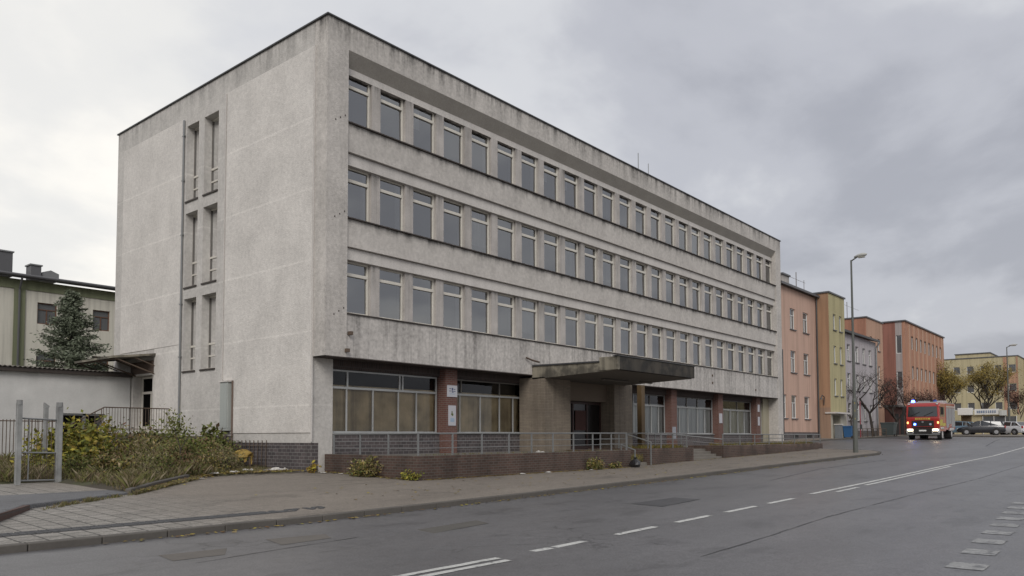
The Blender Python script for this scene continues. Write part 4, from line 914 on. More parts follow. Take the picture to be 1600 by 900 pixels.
def leaf(mb, p, s, rng, up_=.3, elong=1.7):
    d = Vector((rng.gauss(0, 1), rng.gauss(0, 1), rng.gauss(0, 1)*.6+up_)).normalized(); e = d.cross(Vector((rng.gauss(0, 1), rng.gauss(0, 1), rng.gauss(0, 1)))).normalized()
    a = d*s*elong*.5; b = e*s*.5; p = Vector(p)
    mb.add([p-a, p+b*.9-a*.1, p+a, p-b*.9-a*.1], [(0, 1, 2, 3)])
def shrub(name, label, cx, cy, rx, ry, h, n, s, m, seed, cat='shrub', z0=None, clumps=14, group=None, low=.05, stems=8, up_=.5):
    rng = random.Random(seed); z0 = ground(cx, cy) if z0 is None else z0; el = 1.7
    if m is L_grs: s *= .5; el = 4.5; n = int(n*1.7)
    elif m is L_brn or m is L_mix: s *= .8; el = 2.2; n = int(n*1.25)
    o = thing(name, label, cat, (cx, cy, z0), group=group); mb = MB(); sm = MB(); tips = []
    for k in range(clumps):
        a = rng.uniform(0, 6.28); r = math.sqrt(rng.random()); hh = h*rng.uniform(.25, 1.0)*(1-.35*r)
        tips.append(Vector((cx+rx*r*math.cos(a), cy+ry*r*math.sin(a), z0+hh)))
    for t in tips:
        b = Vector((cx+rng.uniform(-.3, .3)*rx, cy+rng.uniform(-.3, .3)*ry, z0)); mid = b.lerp(t, .5)+Vector((rng.uniform(-.1, .1), rng.uniform(-.1, .1), .1))
        sm.tube(b, mid, .012, .009, 4, False); sm.tube(mid, t, .009, .004, 4, False)
        for q in range(n//clumps):
            f = rng.random()**.7; base = b.lerp(t, f) if rng.random() < .5 else t
            R_ = .32*min(rx, h*.5)+.06
            leaf(mb, base+Vector((rng.gauss(0, R_*.7), rng.gauss(0, R_*.7), rng.gauss(0, R_*.6))), s*rng.uniform(.6, 1.3), rng, up_, el)
    sm.build('stems', m_bark, o); mb.v = [(x, y, max(z, z0+low*rng.random())) for x, y, z in mb.v]; mb.build('foliage', m, o); return o
shrub('yellow_shrub', 'bright yellow-green leafy shrub right behind the old gate', 9.6, 25.6, 1.15, .9, 1.95, 4600, .095, L_yel, 1, clumps=26)
shrub('yellow_shrub', 'smaller orange-tinged shrub seen through the bars of the old gate', 8.75, 24.6, .6, .5, 1.0, 900, .08, L_yel, 2, clumps=12)
shrub('bare_shrub', 'tall brownish half-bare shrub below the side stair railing', 12.0, 28.6, .9, .8, 1.7, 1300, .07, L_brn, 3, clumps=24, up_=.9)
shrub('weed_bush', 'wide green and brown bush in the middle of the weedy yard', 12.3, 25.6, 1.3, 1.2, 1.15, 3400, .085, L_mix, 4, clumps=34)
shrub('weed_bush', 'dense green bush with low dark leaves beside the meter cabinet', 14.1, 26.2, .95, 1.0, 1.15, 3000, .09, L_grn, 5, clumps=30)
shrub('young_sapling', 'tall young sapling with long green leaves against the end wall', 14.6, 26.9, .55, .4, 2.0, 420, .13, L_grn, 6, clumps=10)
shrub('young_sapling', 'pale green sapling with feathery top left of the end wall panel', 13.7, 27.3, .75, .5, 2.5, 1500, .07, leaf_mat('pale_green_leaves', [G3, (.12, .14, .04), G2, (.16, .15, .05)]), 7, clumps=16, up_=1)
shrub('weed_bush', 'bright green clump of weeds just left of the thin dark stem', 12.5, 24.5, .6, .6, 1.35, 1300, .07, leaf_mat('fresh_green_leaves', [G2, (.09, .12, .02), (.12, .15, .03), G3]), 8, clumps=18)
shrub('weed_bush', 'low straw-coloured weeds at the front kerb of the yard', 10.4, 22.9, 1.2, .8, .75, 2600, .07, L_grs, 9, clumps=36, up_=1.2)
shrub('weed_bush', 'reddish brown dry weeds behind the front kerb of the yard', 11.9, 23.5, .9, .7, .9, 1800, .065, L_brn, 10, clumps=26, up_=1.0)
shrub('weed_bush', 'grey-green feathery weed clump in the middle of the yard front', 11.2, 24.2, .8, .7, 1.15, 2600, .055, L_grs, 22, clumps=40, up_=1.4)
shrub('weed_bush', 'yellowish tangled weeds left of the thin dark stem', 10.9, 23.4, .7, .5, .85, 1700, .06, L_mix, 23, clumps=26, up_=1.0)
shrub('weed_bush', 'sparse reddish weeds between the stem and the dense green bush', 13.2, 25.2, .8, .7, 1.3, 1700, .06, leaf_mat('rusty_leaves', [Br, (.16, .10, .05), G2, (.2, .14, .07), Rd]), 24, clumps=34, up_=1.2)
shrub('weed_bush', 'green weeds under the stair railing in front of the landing', 13.4, 28.6, 1.3, .7, 1.5, 3200, .08, L_grn, 25, clumps=34)
shrub('weed_bush', 'olive bush at the front edge of the slab beside the right gate post', 9.2, 22.2, .6, .5, .7, 1400, .07, L_mix, 21, clumps=18)
r0 = random.Random(77); wn = ['straw-coloured', 'olive green', 'rusty brown', 'grey-green']; wl_ = [L_grs, L_mix, L_brn, L_grn]
for i, (x, y, rx, h) in enumerate([(9.6, 21.1, .5, .45), (10.4, 22.0, .6, .6), (11.3, 22.3, .55, .65), (12.3, 22.9, .6, .7), (13.3, 23.7, .6, .75), (12.4, 24.0, .7, 1.0), (10.2, 24.0, .7, .95), (11.4, 25.2, .8, 1.2), (13.9, 24.8, .6, .8), (8.8, 23.2, .5, .6)]):
    k = (i*3) % 4; side = ['nearest the slab', 'just behind the kerb end', 'by the kerb middle', 'at the far kerb end', 'left of the paper scraps', 'behind the thin stem', 'in front of the yellow shrub', 'in the thick of the yard', 'beside the torn armchair', 'behind the right gate post'][i]
    shrub('weed_clump', 'ragged %s weed clump %s' % (wn[k], side), x, y, rx, rx*.8, h*1.2, 1300, .045, wl_[k], 100+i, 'weeds', clumps=30, up_=r0.uniform(.5, 1.6), group='weed clumps in the yard')
sap = thing('bare_sapling', 'thin dark leafless stem standing near the front kerb of the yard', 'sapling', (11.6, 23.0, .4))
mb = MB(); mb.tube((11.6, 23.0, .35), (11.55, 23.0, 1.3), .028, .02); mb.tube((11.55, 23, 1.3), (11.4, 23.1, 1.9), .016, .006); mb.tube((11.55, 23, 1.2), (11.8, 22.95, 1.7), .014, .006); mb.build('stem', m_bark, sap)
# grass of the yard
rng = random.Random(11); mb = MB()
def blade(mb, x, y, z, h, rng):
    a = rng.uniform(0, 6.28); l = rng.uniform(.1, .9)*h; w_ = rng.uniform(.004, .009); c, s_ = math.cos(a), math.sin(a)
    mb.add([(x-w_*s_, y+w_*c, z), (x+w_*s_, y-w_*c, z), (x+l*.4*c+w_*.7*s_, y+l*.4*s_-w_*.7*c, z+h*.6), (x+l*c, y+l*s_, z+h), (x+l*.4*c-w_*.7*s_, y+l*.4*s_+w_*.7*c, z+h*.6)], [(0, 1, 2, 3, 4)])
cnt = 0
while cnt < 60000:
    x = rng.uniform(-1, 15.4); y = 18.6+ (rng.random()**1.6)*13.5
    if not inpoly(x, y, yard): continue
    d = mnoise.noise(Vector((x*.7, y*.7, 3)))
    d += .6*mnoise.noise(Vector((x*2.6, y*2.6, 7)))
    if rng.random() > .45+1.1*d: continue
    edge = 1.0 if x < 12.8 else .45
    if x > 12.8 and y < 24.6: edge = .35
    blade(mb, x, y, yz(x, y)-.01, edge*rng.uniform(.06, .26)*(1+1.2*max(0, d)), rng); cnt += 1
for k in range(1500):   # tufts in the slab joint and along kerbs
    t = rng.random(); x = 5.5+t*2.6; y = 16.45+t*1.75+rng.uniform(-.14, .02)-(.1 if t < .2 else 0)
    if mnoise.noise(Vector((x*2, 0, 9)))+rng.uniform(-.3, .3) > -.05: blade(mb, x, y, walkz(x, y), rng.uniform(.02, .13)*(.6+mnoise.noise(Vector((x*5, y*5, 2)))), rng)
for k in range(1300):
    t = rng.random(); x = 8.0+t*3.3; y = 18.05+t*3.35+rng.uniform(-.12, .02); blade(mb, x, y, walkz(x, y), rng.uniform(.03, .12), rng)
tag(mb.build('dry_grass', L_grs), 'dry brown and green grass covering the neglected yard', 'grass', kind='stuff')
# fallen leaves & litter
mb = MB()
def fall(x, y, z):
    a = rng.uniform(0, 6.28); s = rng.uniform(.025, .055); mb.add([(x+s*math.cos(a+q), y+s*math.sin(a+q), z+.008+rng.uniform(0, .02)) for q in (0, 1.4, 3.1, 4.6)], [(0, 1, 2, 3)])
for k in range(900): x = rng.uniform(16.4, 28); fall(x, 17.3-abs(rng.gauss(0, .10)), walkz(x, 17.2))
for k in range(350): y = rng.uniform(17.3, 21.8); fall(16.1-abs(rng.gauss(0, .15)), y, walkz(16, y)+.004)
for k in range(300): x = rng.uniform(29.8, 52); fall(x, 17.3-abs(rng.gauss(0, .10)), walkz(x, 17.2))
for k in range(900): t = rng.random(); x = 8.0+t*7.4; y = min(18.3+t*7, 22.3)+rng.gauss(0, .25); fall(x, y, walkz(x, y)+.05)
for k in range(500): x = rng.gauss(21, 14); fall(x, 12.22-abs(rng.gauss(0, .07)), road(x)+.004)
for k in range(500): x = rng.gauss(13.8, 1.0); y = rng.gauss(22.9, .6); fall(x, y, yz(x, y)+.03)
for k in range(260): x = rng.uniform(10, 44); y = rng.uniform(13, 17); fall(x, y, walkz(x, y)-.002)
tag(mb.build('fallen_leaves', leaf_mat('fallen_leaf_colours', [Yl, Yo, (.22, .17, .05), Br, (.26, .21, .10), (.15, .08, .03)])), 'yellow and brown fallen leaves scattered along the wall foot, kerb and yard', 'leaves', kind='stuff')
m_pap = mat('dirty_paper', (.50, .48, .45), var=.2, vs=6)
def scrap(x, y, s, seed, lab, m=m_pap, z=None, hgt=.5):
    r_ = random.Random(seed); z = (walkz(x, y) if x > 15.6 or y < 22 else yz(x, y))+.02 if z is None else z; n = 5; mb = MB(); hgt *= .45
    P = [[(x+s*(i/n-.5)*1.3+r_.uniform(-.1, .1)*s, y+s*(j/n-.5)+r_.uniform(-.1, .1)*s, z+r_.random()*s*hgt*(.2 if i in (0, n) or j in (0, n) else 1)) for j in range(n+1)] for i in range(n+1)]
    for i in range(n):
        for j in range(n): mb.quad(P[i][j], P[i+1][j], P[i+1][j+1], P[i][j+1])
    return tag(mb.build('paper_scrap', m, None, loc=(x, y, z)), lab, 'litter', 'scraps of paper littering the yard edge')
for i, (x, y, s, lab) in enumerate([(13.9, 23.1, .34, 'crumpled white paper left of the torn yellow armchair'), (14.9, 22.85, .42, 'large crumpled white sheet in front of the torn yellow armchair'), (12.2, 22.2, .26, 'pinkish white scrap lying near the end of the yard kerb'), (13.2, 22.7, .24, 'small white scrap among brown leaves in the yard'), (11.3, 21.2, .14, 'tiny white scrap beside the yard kerb')]): scrap(x, y, s, 30+i, lab)
for i, (x, y, s) in enumerate([(20.9, 17.15, .16), (22.3, 17.1, .18), (25.0, 17.05, .15), (15.75, 20.6, .12), (15.6, 21.3, .14)]):
    o = scrap(x, y, s, 50+i, ['small white scrap at the foot of the terrace wall, left of the middle', 'small white scrap at the foot of the terrace wall near its middle', 'small white scrap beside the weeds below the porch', 'little white scrap at the corner return of the terrace wall', 'little white scrap where the terrace wall meets the office corner'][i])
bd = B(14.55, 15.35, 23.0, 23.4, .50, .52).build('flat_board', mat('pale_board', (.33, .32, .33), var=.1), None, loc=(15, 23.2, .51)); tag(bd, 'pale flat board lying on the ground right of the white sheet', 'board'); bd.rotation_euler = (.05, -.04, .3)
# torn armchair
ac = thing('torn_armchair', 'torn yellow armchair cushion slumped on a broken dark frame by the plinth', 'armchair', (14.75, 24.9, .48), R(-35))
def blob(rx, ry, rz, cz, seed, nu=18, nv=9, cut=-1, amp=.14):
    r_ = random.Random(seed); mb = MB(); v = []; f = []
    for j in range(nv+1):
        ph = -math.pi/2+math.pi*j/nv
        for i in range(nu):
            a = 2*math.pi*i/nu; k = 1+amp*mnoise.noise(Vector((math.cos(a)*1.7+seed, math.sin(a)*1.7, ph*1.3)))*2
            v.append((rx*math.cos(ph)*math.cos(a)*k, ry*math.cos(ph)*math.sin(a)*k, cz+max(cut, math.sin(ph)*rz*k)))
    for j in range(nv):
        for i in range(nu): f.append((j*nu+i, j*nu+(i+1) % nu, (j+1)*nu+(i+1) % nu, (j+1)*nu+i))
    return mb.add(v, f)
m_yc = mat('yellow_upholstery', (.30, .20, .05), var=.7, vs=5, bump=.6, bs=12)
blob(.42, .32, .17, .47, 3, cut=-.05, amp=.42).build('cushion', m_yc, ac, local=True, smooth=True)
mb = MB()
for k in range(10):
    a = k*.63; x, y = .38*math.cos(a), .29*math.sin(a); w_ = .07; dz = rng.uniform(.1, .38)
    mb.add([(x-w_*math.sin(a), y+w_*math.cos(a), .46), (x+w_*math.sin(a), y-w_*math.cos(a), .46), (x*1.08+.03*math.sin(a), y*1.08, .46-dz), (x*1.05-.05*math.sin(a), y*1.05, .46-dz*.8)], [(0, 1, 2, 3)])
mb.build('torn_fabric', m_yc, ac, local=True)
for (x, y) in ((-.3, -.2), (.3, -.22), (.3, .2), (-.28, .2)): MB().tube((x, y, .0), (x*.9, y*.9, .45), .022).build('leg', m_rust, ac, local=True)
MB().box(-.3, .3, -.22, .22, .38, .43).build('frame', m_dark, ac, local=True)
# wall-foot plants
shrub('wall_weed', 'knee-high leafy weed against the corner return of the brick terrace wall', 15.8, 19.35, .32, .65, .66, 1100, .065, L_mix, 12, 'weed', clumps=14)
shrub('wall_weed', 'small yellow weed at the front corner of the brick terrace wall', 16.0, 17.5, .25, .35, .28, 400, .055, L_yel, 13, 'weed', clumps=8)
shrub('wall_weed', 'leafy weed at the foot of the terrace wall below the porch', 25.2, 17.1, .7, .14, .42, 800, .06, L_mix, 14, 'weed', clumps=12)
shrub('wall_weed', 'low tuft of weeds under the terrace wall right below the porch door', 26.7, 17.1, .45, .12, .22, 220, .08, L_mix, 15, 'weed', clumps=8)
shrub('wall_weed', 'tiny orange weed beside the office corner at the end of the plinth', 15.4, 21.6, .15, .2, .32, 110, .07, leaf_mat('orange_leaves', [Yl, (.25, .14, .02), (.3, .22, .05)]), 16, 'weed', clumps=6)
rng = random.Random(5); mb = MB()
for k in range(2600):
    x = rng.choice([rng.uniform(29.9, 33.8), rng.uniform(37.6, 52)]); blade(mb, x, rng.uniform(17.6, 18.4), TZ+.08*(x > 37), rng.uniform(.08, .30), rng)
for k in range(900): blade(mb, rng.uniform(28.35, 29.75), rng.uniform(17.45, 18.4), .45+.3*rng.random(), rng.uniform(.05, .18), rng)
for k in range(700): x = rng.uniform(16.5, 28); blade(mb, x, 17.62, TZ, rng.uniform(.05, .14), rng)
tag(mb.build('terrace_grass', leaf_mat('terrace_weed_colours', [G2, Yo, Br, G3, (.11, .08, .03)])), 'low weeds and grass growing on top of the brick terraces', 'grass', kind='stuff')
mb = MB()
for k in range(26): x = rng.choice([rng.gauss(39.5, .8), rng.gauss(43, .9)]); mb.obox((x, rng.uniform(17.7, 18.1), TZ+.14), (rng.uniform(.1, .25), .12, rng.uniform(.04, .1)), rng.uniform(0, 3))
tag(mb.build('litter_heap', m_pap), 'scattered white litter on the planted terrace right of the wide steps', 'litter', kind='stuff')
scrap(22.6, 17.75, .5, 71, 'white plastic bag lying on the terrace floor left of the porch', z=TZ+.03)

# spruce
def spruce(cx, cy, z0, zt, rad, seed):
    r_ = random.Random(seed); o = thing('spruce_tree', 'dark blue-green spruce tree standing behind the annex roof', 'tree', (cx, cy, z0))
    MB().tube((cx, cy, z0), (cx, cy, zt), .16, .02).build('trunk', m_bark, o)
    br = MB(); lf = MB(); z = z0+1.6
    while z < zt-.1:
        f = 1-(z-z0)/(zt-z0); L0 = rad*(f**.75)*1.15
        for k in range(9):
            a = r_.uniform(0, 6.28); L = L0*r_.uniform(.55, 1.12)+.08; d = Vector((math.cos(a), math.sin(a), .10+.35*(1-f)))
            p0 = Vector((cx, cy, z+r_.uniform(-.1, .1))); p1 = p0+d*L*.7+Vector((0, 0, -.12*L)); p2 = p1+Vector((math.cos(a), math.sin(a), .35))*L*.3
            br.tube(p0, p1, .02, .012, 4, False); br.tube(p1, p2, .012, .004, 4, False)
            n = int(16+46*L)
            for q in range(n):
                t = r_.uniform(.12, 1)**.8; c = p0.lerp(p1, t/.7) if t < .7 else p1.lerp(p2, (t-.7)/.3)
                c = c+Vector((r_.gauss(0, .09*L+.02), r_.gauss(0, .09*L+.02), r_.gauss(-.03, .05)))
                leaf(lf, c, r_.uniform(.045, .075), r_, .1, 3.2)
        z += .17
    br.build('branches', m_bark, o); lf.build('needles', L_spr, o)
spruce(15.15, 41.5, .9, 9.0, 2.6, 4)

def tree(name, label, x, y, z0, h, rad, seed, nl, ls, lm, levels=5, trunk=.16, fork=.28, group=None, spread=.62, up_=.28):
    r_ = random.Random(seed); o = thing(name, label, 'tree', (x, y, z0), group=group); tips = []; br = MB(); tk = MB()
    def grow(p, d, L, r, lev):
        q = p+d*L*.5+Vector((r_.gauss(0, .05), r_.gauss(0, .05), 0))*L; e = q+(d+Vector((r_.gauss(0, .12), r_.gauss(0, .12), .05))).normalized()*L*.5
        tgt = tk if lev == 0 else br
        n = 8 if lev == 0 else (5 if lev < 3 else 3)
        tgt.tube(p, q, r, r*.85, n, False); tgt.tube(q, e, r*.85, r*.68, n, False)
        if lev >= levels: tips.append(e); tips.append(q); return
        for k in range(r_.choice([2, 3, 3]) if lev else 4):
            a = r_.uniform(0, 6.28); nd = (d*(1-spread)+Vector((math.cos(a), math.sin(a), up_))*spread).normalized()
            grow(e if k < 2 or lev == 0 else q, nd, L*r_.uniform(.62, .86), r*r_.uniform(.5, .68), lev+1)
    grow(Vector((x, y, z0)), Vector((0, 0, 1)), h*fork, trunk, 0)
    # scale crown to size
    zt = max(t.z for t in tips); k = (h*(1-fork))/max(.1, zt-z0-h*fork); mr = sorted(math.hypot(t.x-x, t.y-y) for t in tips)[int(len(tips)*.93)]; kr = rad/mr
    def fit(p):
        zc = z0+h*fork
        return (x+(p[0]-x)*(kr if p[2] > zc-.3 else 1), y+(p[1]-y)*(kr if p[2] > zc-.3 else 1), zc+(p[2]-zc)*k if p[2] > zc else p[2])
    br.v = [fit(p) for p in br.v]; tips = [Vector(fit(t)) for t in tips]
    tk.build('trunk', m_bark, o); br.build('branches', m_bark, o)
    if nl:
        lf = MB()
        for i in range(nl):
            t = r_.choice(tips); leaf(lf, t+Vector((r_.gauss(0, .28), r_.gauss(0, .28), r_.gauss(0, .25))), ls*r_.uniform(.6, 1.3), r_, .1)
        lf.build('crown', lm, o)
    return o
tree('bare_tree', 'leafless street tree in front of the lilac-white house', 76.6, 20.7, 1.45, 6.9, 3.0, 3, 0, 0, None, levels=5, trunk=.15, fork=.33)
tree('bare_tree', 'thin leafless tree just behind the tall street lamp', 71.5, 20.9, 1.4, 5.6, 2.2, 8, 0, 0, None, levels=5, trunk=.09, fork=.3)
tree('dark_red_tree', 'dense dark red twiggy tree left of the fire engine', 84.8, 20.9, 1.5, 6.4, 2.5, 5, 2600, .07, L_red, levels=6, trunk=.14, fork=.25)
tree('dark_red_tree', 'reddish twiggy tree partly hidden behind the fire engine', 89.5, 20.3, 1.5, 5.2, 2.6, 6, 2000, .07, L_red, levels=6, trunk=.12, fork=.25)
tree('golden_tree', 'golden-leaved tree nearer the fire engine in front of the yellow block', 113.3, 21.0, 1.6, 9.8, 3.1, 9, 9000, .10, L_aut, levels=6, trunk=.22, fork=.27)
tree('golden_tree', 'golden-leaved tree rising above the shop pavilion', 120.5, 18.7, 1.6, 9.9, 3.6, 12, 9000, .10, L_aut, levels=6, trunk=.22, fork=.27)
tree('dark_red_tree', 'dark reddish tree at the right edge behind the far street lamp', 115.1, 14.0, 1.6, 6.6, 1.8, 15, 1800, .10, L_red, levels=6, trunk=.14, fork=.25)

# ------------------------------------------------------------------ street furniture
m_lamp = mat('grey_green_lamp_paint', (.10, .105, .095), rough=.55, var=.25, vs=1.5)
def street_lamp(label, x, y, z0, z1, armlen, ry, low_h):
    o = thing('street_lamp', label, 'street lamp', (x, y, z0))
    mb = MB(); mb.tube((x, y, z0-.1), (x, y, z0+low_h), .14, .135, 12); mb.tube((x, y, z0+low_h), (x, y, z0+low_h+.15), .135, .085, 12); mb.tube((x, y, z0+low_h+.15), (x, y, z1-.1), .085, .05, 12); mb.build('pole', m_lamp, o)
    mb = MB(); mb.tube((x, y, z1-.15), (x, y-armlen*.5, z1+.05), .045, .04); mb.build('arm', m_lamp, o)
    v = []; n = 8
    for (t, wd, zl, zh) in ((0, .05, .0, .06), (.25, .13, -.02, .12), (.6, .17, -.05, .15), (.9, .12, -.03, .10), (1, .03, .02, .05)):
        yy = y+.05-armlen*.3-t*armlen; zz_ = z1+.02+t*.08
        v += [(x-wd, yy, zz_+(zl+zh)/2), (x-wd*.6, yy, zz_+zh), (x+wd*.6, yy, zz_+zh), (x+wd, yy, zz_+(zl+zh)/2), (x+wd*.6, yy, zz_+zl), (x-wd*.6, yy, zz_+zl)]
    f = [(i*6+j, i*6+(j+1) % 6, (i+1)*6+(j+1) % 6, (i+1)*6+j) for i in range(4) for j in range(6)] + [(5, 4, 3, 2, 1, 0), (24, 25, 26, 27, 28, 29)]
    hd = MB().add(v, f).build('lamp_head', mat('lamp_housing', (.42, .42, .40), var=.15), o, smooth=True)
    B(x-.1, x+.1, y-armlen*1.05, y-armlen*.55, z1-.035, z1+.02).build('lens', mat('lamp_lens', (.30, .29, .25), rough=.2), hd)
    return o
l1 = street_lamp('tall street lamp with small yellow stickers at the end of the office pavement', 46.95, 13.68, .64, 11.95, .72, 0, 3.0)
for z, q in ((2.55, .10), (3.0, .12), (3.45, .10)): B(46.825, 46.835, 13.62, 13.72, z, z+q).build('yellow_sticker', mat('yellow_sticker', (.50, .36, .06), var=.2), l1)
street_lamp('far street lamp standing beside the parked cars', 109.7, 14.3, 1.7, 12.4, .9, 0, 3.2)
def bin_(label, x, y, col, w_=.6, h=1.05, name='wheelie_bin', cat='bin'):
    o = thing(name, label, cat, (x, y, ground(x, y)+.1)); m = mat(name+'_%d' % int(col[2]*999), col, rough=.45, var=.1); z = ground(x, y)+.1
    mb = MB(); a = w_/2; mb.add([(x-a*.8, y-a*.8, z+.05), (x+a*.8, y-a*.8, z+.05), (x+a*.8, y+a*.8, z+.05), (x-a*.8, y+a*.8, z+.05), (x-a, y-a, z+h*.9), (x+a, y-a, z+h*.9), (x+a, y+a, z+h*.9), (x-a, y+a, z+h*.9)], [(3, 2, 1, 0), (4, 5, 6, 7), (0, 1, 5, 4), (1, 2, 6, 5), (2, 3, 7, 6), (3, 0, 4, 7)]); mb.build('bin_body', m, o, bevel=.02)
    B(x-a-.04, x+a+.04, y-a-.04, y+a+.04, z+h*.9+.003, z+h).build('lid', m, o, bevel=.02)
    mb = MB(); mb.tube((x-a*.7, y-a-.02, z+.09), (x-a*.7, y-a+.06, z+.09), .09); mb.tube((x+a*.7, y-a-.02, z+.09), (x+a*.7, y-a+.06, z+.09), .09); mb.build('wheel', m_dark, o)
bin_('bright blue bin beside the doorway of the yellow-green tower', 67.2, 20.1, (.035, .11, .25), .7, 1.0)
bin_('dark grey rubbish container beside the leafless tree', 80.3, 20.3, (.07, .085, .085), 1.2, 1.3)
cb_ = thing('utility_cabinet', 'grey utility cabinet beside the doorway of the yellow-green tower', 'cabinet', (65.6, 20.2, 1.3)); B(64.6, 65.3, 20.0, 20.4, 1.2, 2.5).build('cabinet_body', mat('grey_utility', (.15, .16, .17)), cb_, bevel=.02); B(64.55, 65.35, 19.95, 20.45, 2.502, 2.58).build('cabinet_top', m_lint, cb_)
ft = thing('garden_fence', 'low dark tube fence along the foot of the lilac-white house', 'fence', (72, 20.3, 1.4))
mb = MB(); mb.path([(69, 20.35, 2.2), (79.5, 20.35, 2.3)], .03); mb.path([(69, 20.35, 1.8), (79.5, 20.35, 1.9)], .02); mb.build('rail', m_rust, ft)
for i in range(8): MB().tube((69+1.5*i, 20.35, 1.3), (69+1.5*i, 20.35, 2.2+.014*i), .03).build('post', m_rust, ft)
sp = thing('road_sign', 'thin red pole with small sign board behind the tall street lamp', 'sign', (70.5, 20.1, 1.4)); MB().tube((70.5, 20.1, 1.3), (70.5, 20.1, 4.6), .04).build('pole', mat('red_pole', (.25, .04, .05)), sp); B(70.2, 70.8, 20.04, 20.07, 2.2, 2.6).build('board', m_cop, sp)
sp = thing('marker_post', 'short post with a small white board left of the fire engine', 'sign', (88.2, 19.5, 1.5)); MB().tube((86.5, 19.7, 1.4), (86.5, 19.7, 2.7), .05).build('pole', m_cop, sp); B(86.35, 86.42, 19.2, 19.62, 1.9, 2.5).build('board', m_white, sp); B(86.4, 86.48, 19.62, 19.78, 2.6, 2.85).build('cap', m_white, sp)
wl = thing('wall_lantern', 'small curved lantern on the corner between pink house and ochre tower', 'lamp', (64, 20.6, 5)); MB().path([(63.97, 21.0, 4.1), (63.8, 20.9, 4.75), (63.0, 20.8, 4.85), (62.6, 20.75, 4.65)], .04).build('bracket', m_cop, wl); MB().tube((62.6, 20.75, 4.5), (62.6, 20.75, 4.66), .12, .05).build('lamp_shade', m_cop, wl)

# ------------------------------------------------------------------ vehicles (local: +x forward, z up)
m_tyre = mat('tyre_rubber', (.018, .018, .018), rough=.8, var=.1, obj=True, bump=0); m_rim = mat('alloy_rim', (.35, .35, .36), rough=.35, metal=.7, var=.05, obj=True, bump=0)
m_cgl = mat('car_glass', (.02, .024, .028), rough=.05, var=0, fine=0, obj=True, bump=0, spec=1.0)
m_hl = mat('clear_lamp_glass', (.55, .55, .52), rough=.1, var=0, fine=0, obj=True, bump=0); m_tl = mat('red_lamp_glass', (.30, .02, .02), rough=.15, var=0, obj=True, bump=0)
def wheel(root, x, y, r, w_, side, m=None):
    t = MB().tube((x, y, r), (x, y-side*w_, r), r, r, 20).build('wheel', m_tyre, root, local=True, bevel=.02)
    mb = MB(); mb.tube((x, y+side*.012, r), (x, y-side*.05, r), r*.62, r*.55, 16)
    mb.tube((x, y+side*.03, r), (x, y+side*.012, r), r*.18, r*.2, 10); mb.build('rim', m or m_rim, t, local=True)
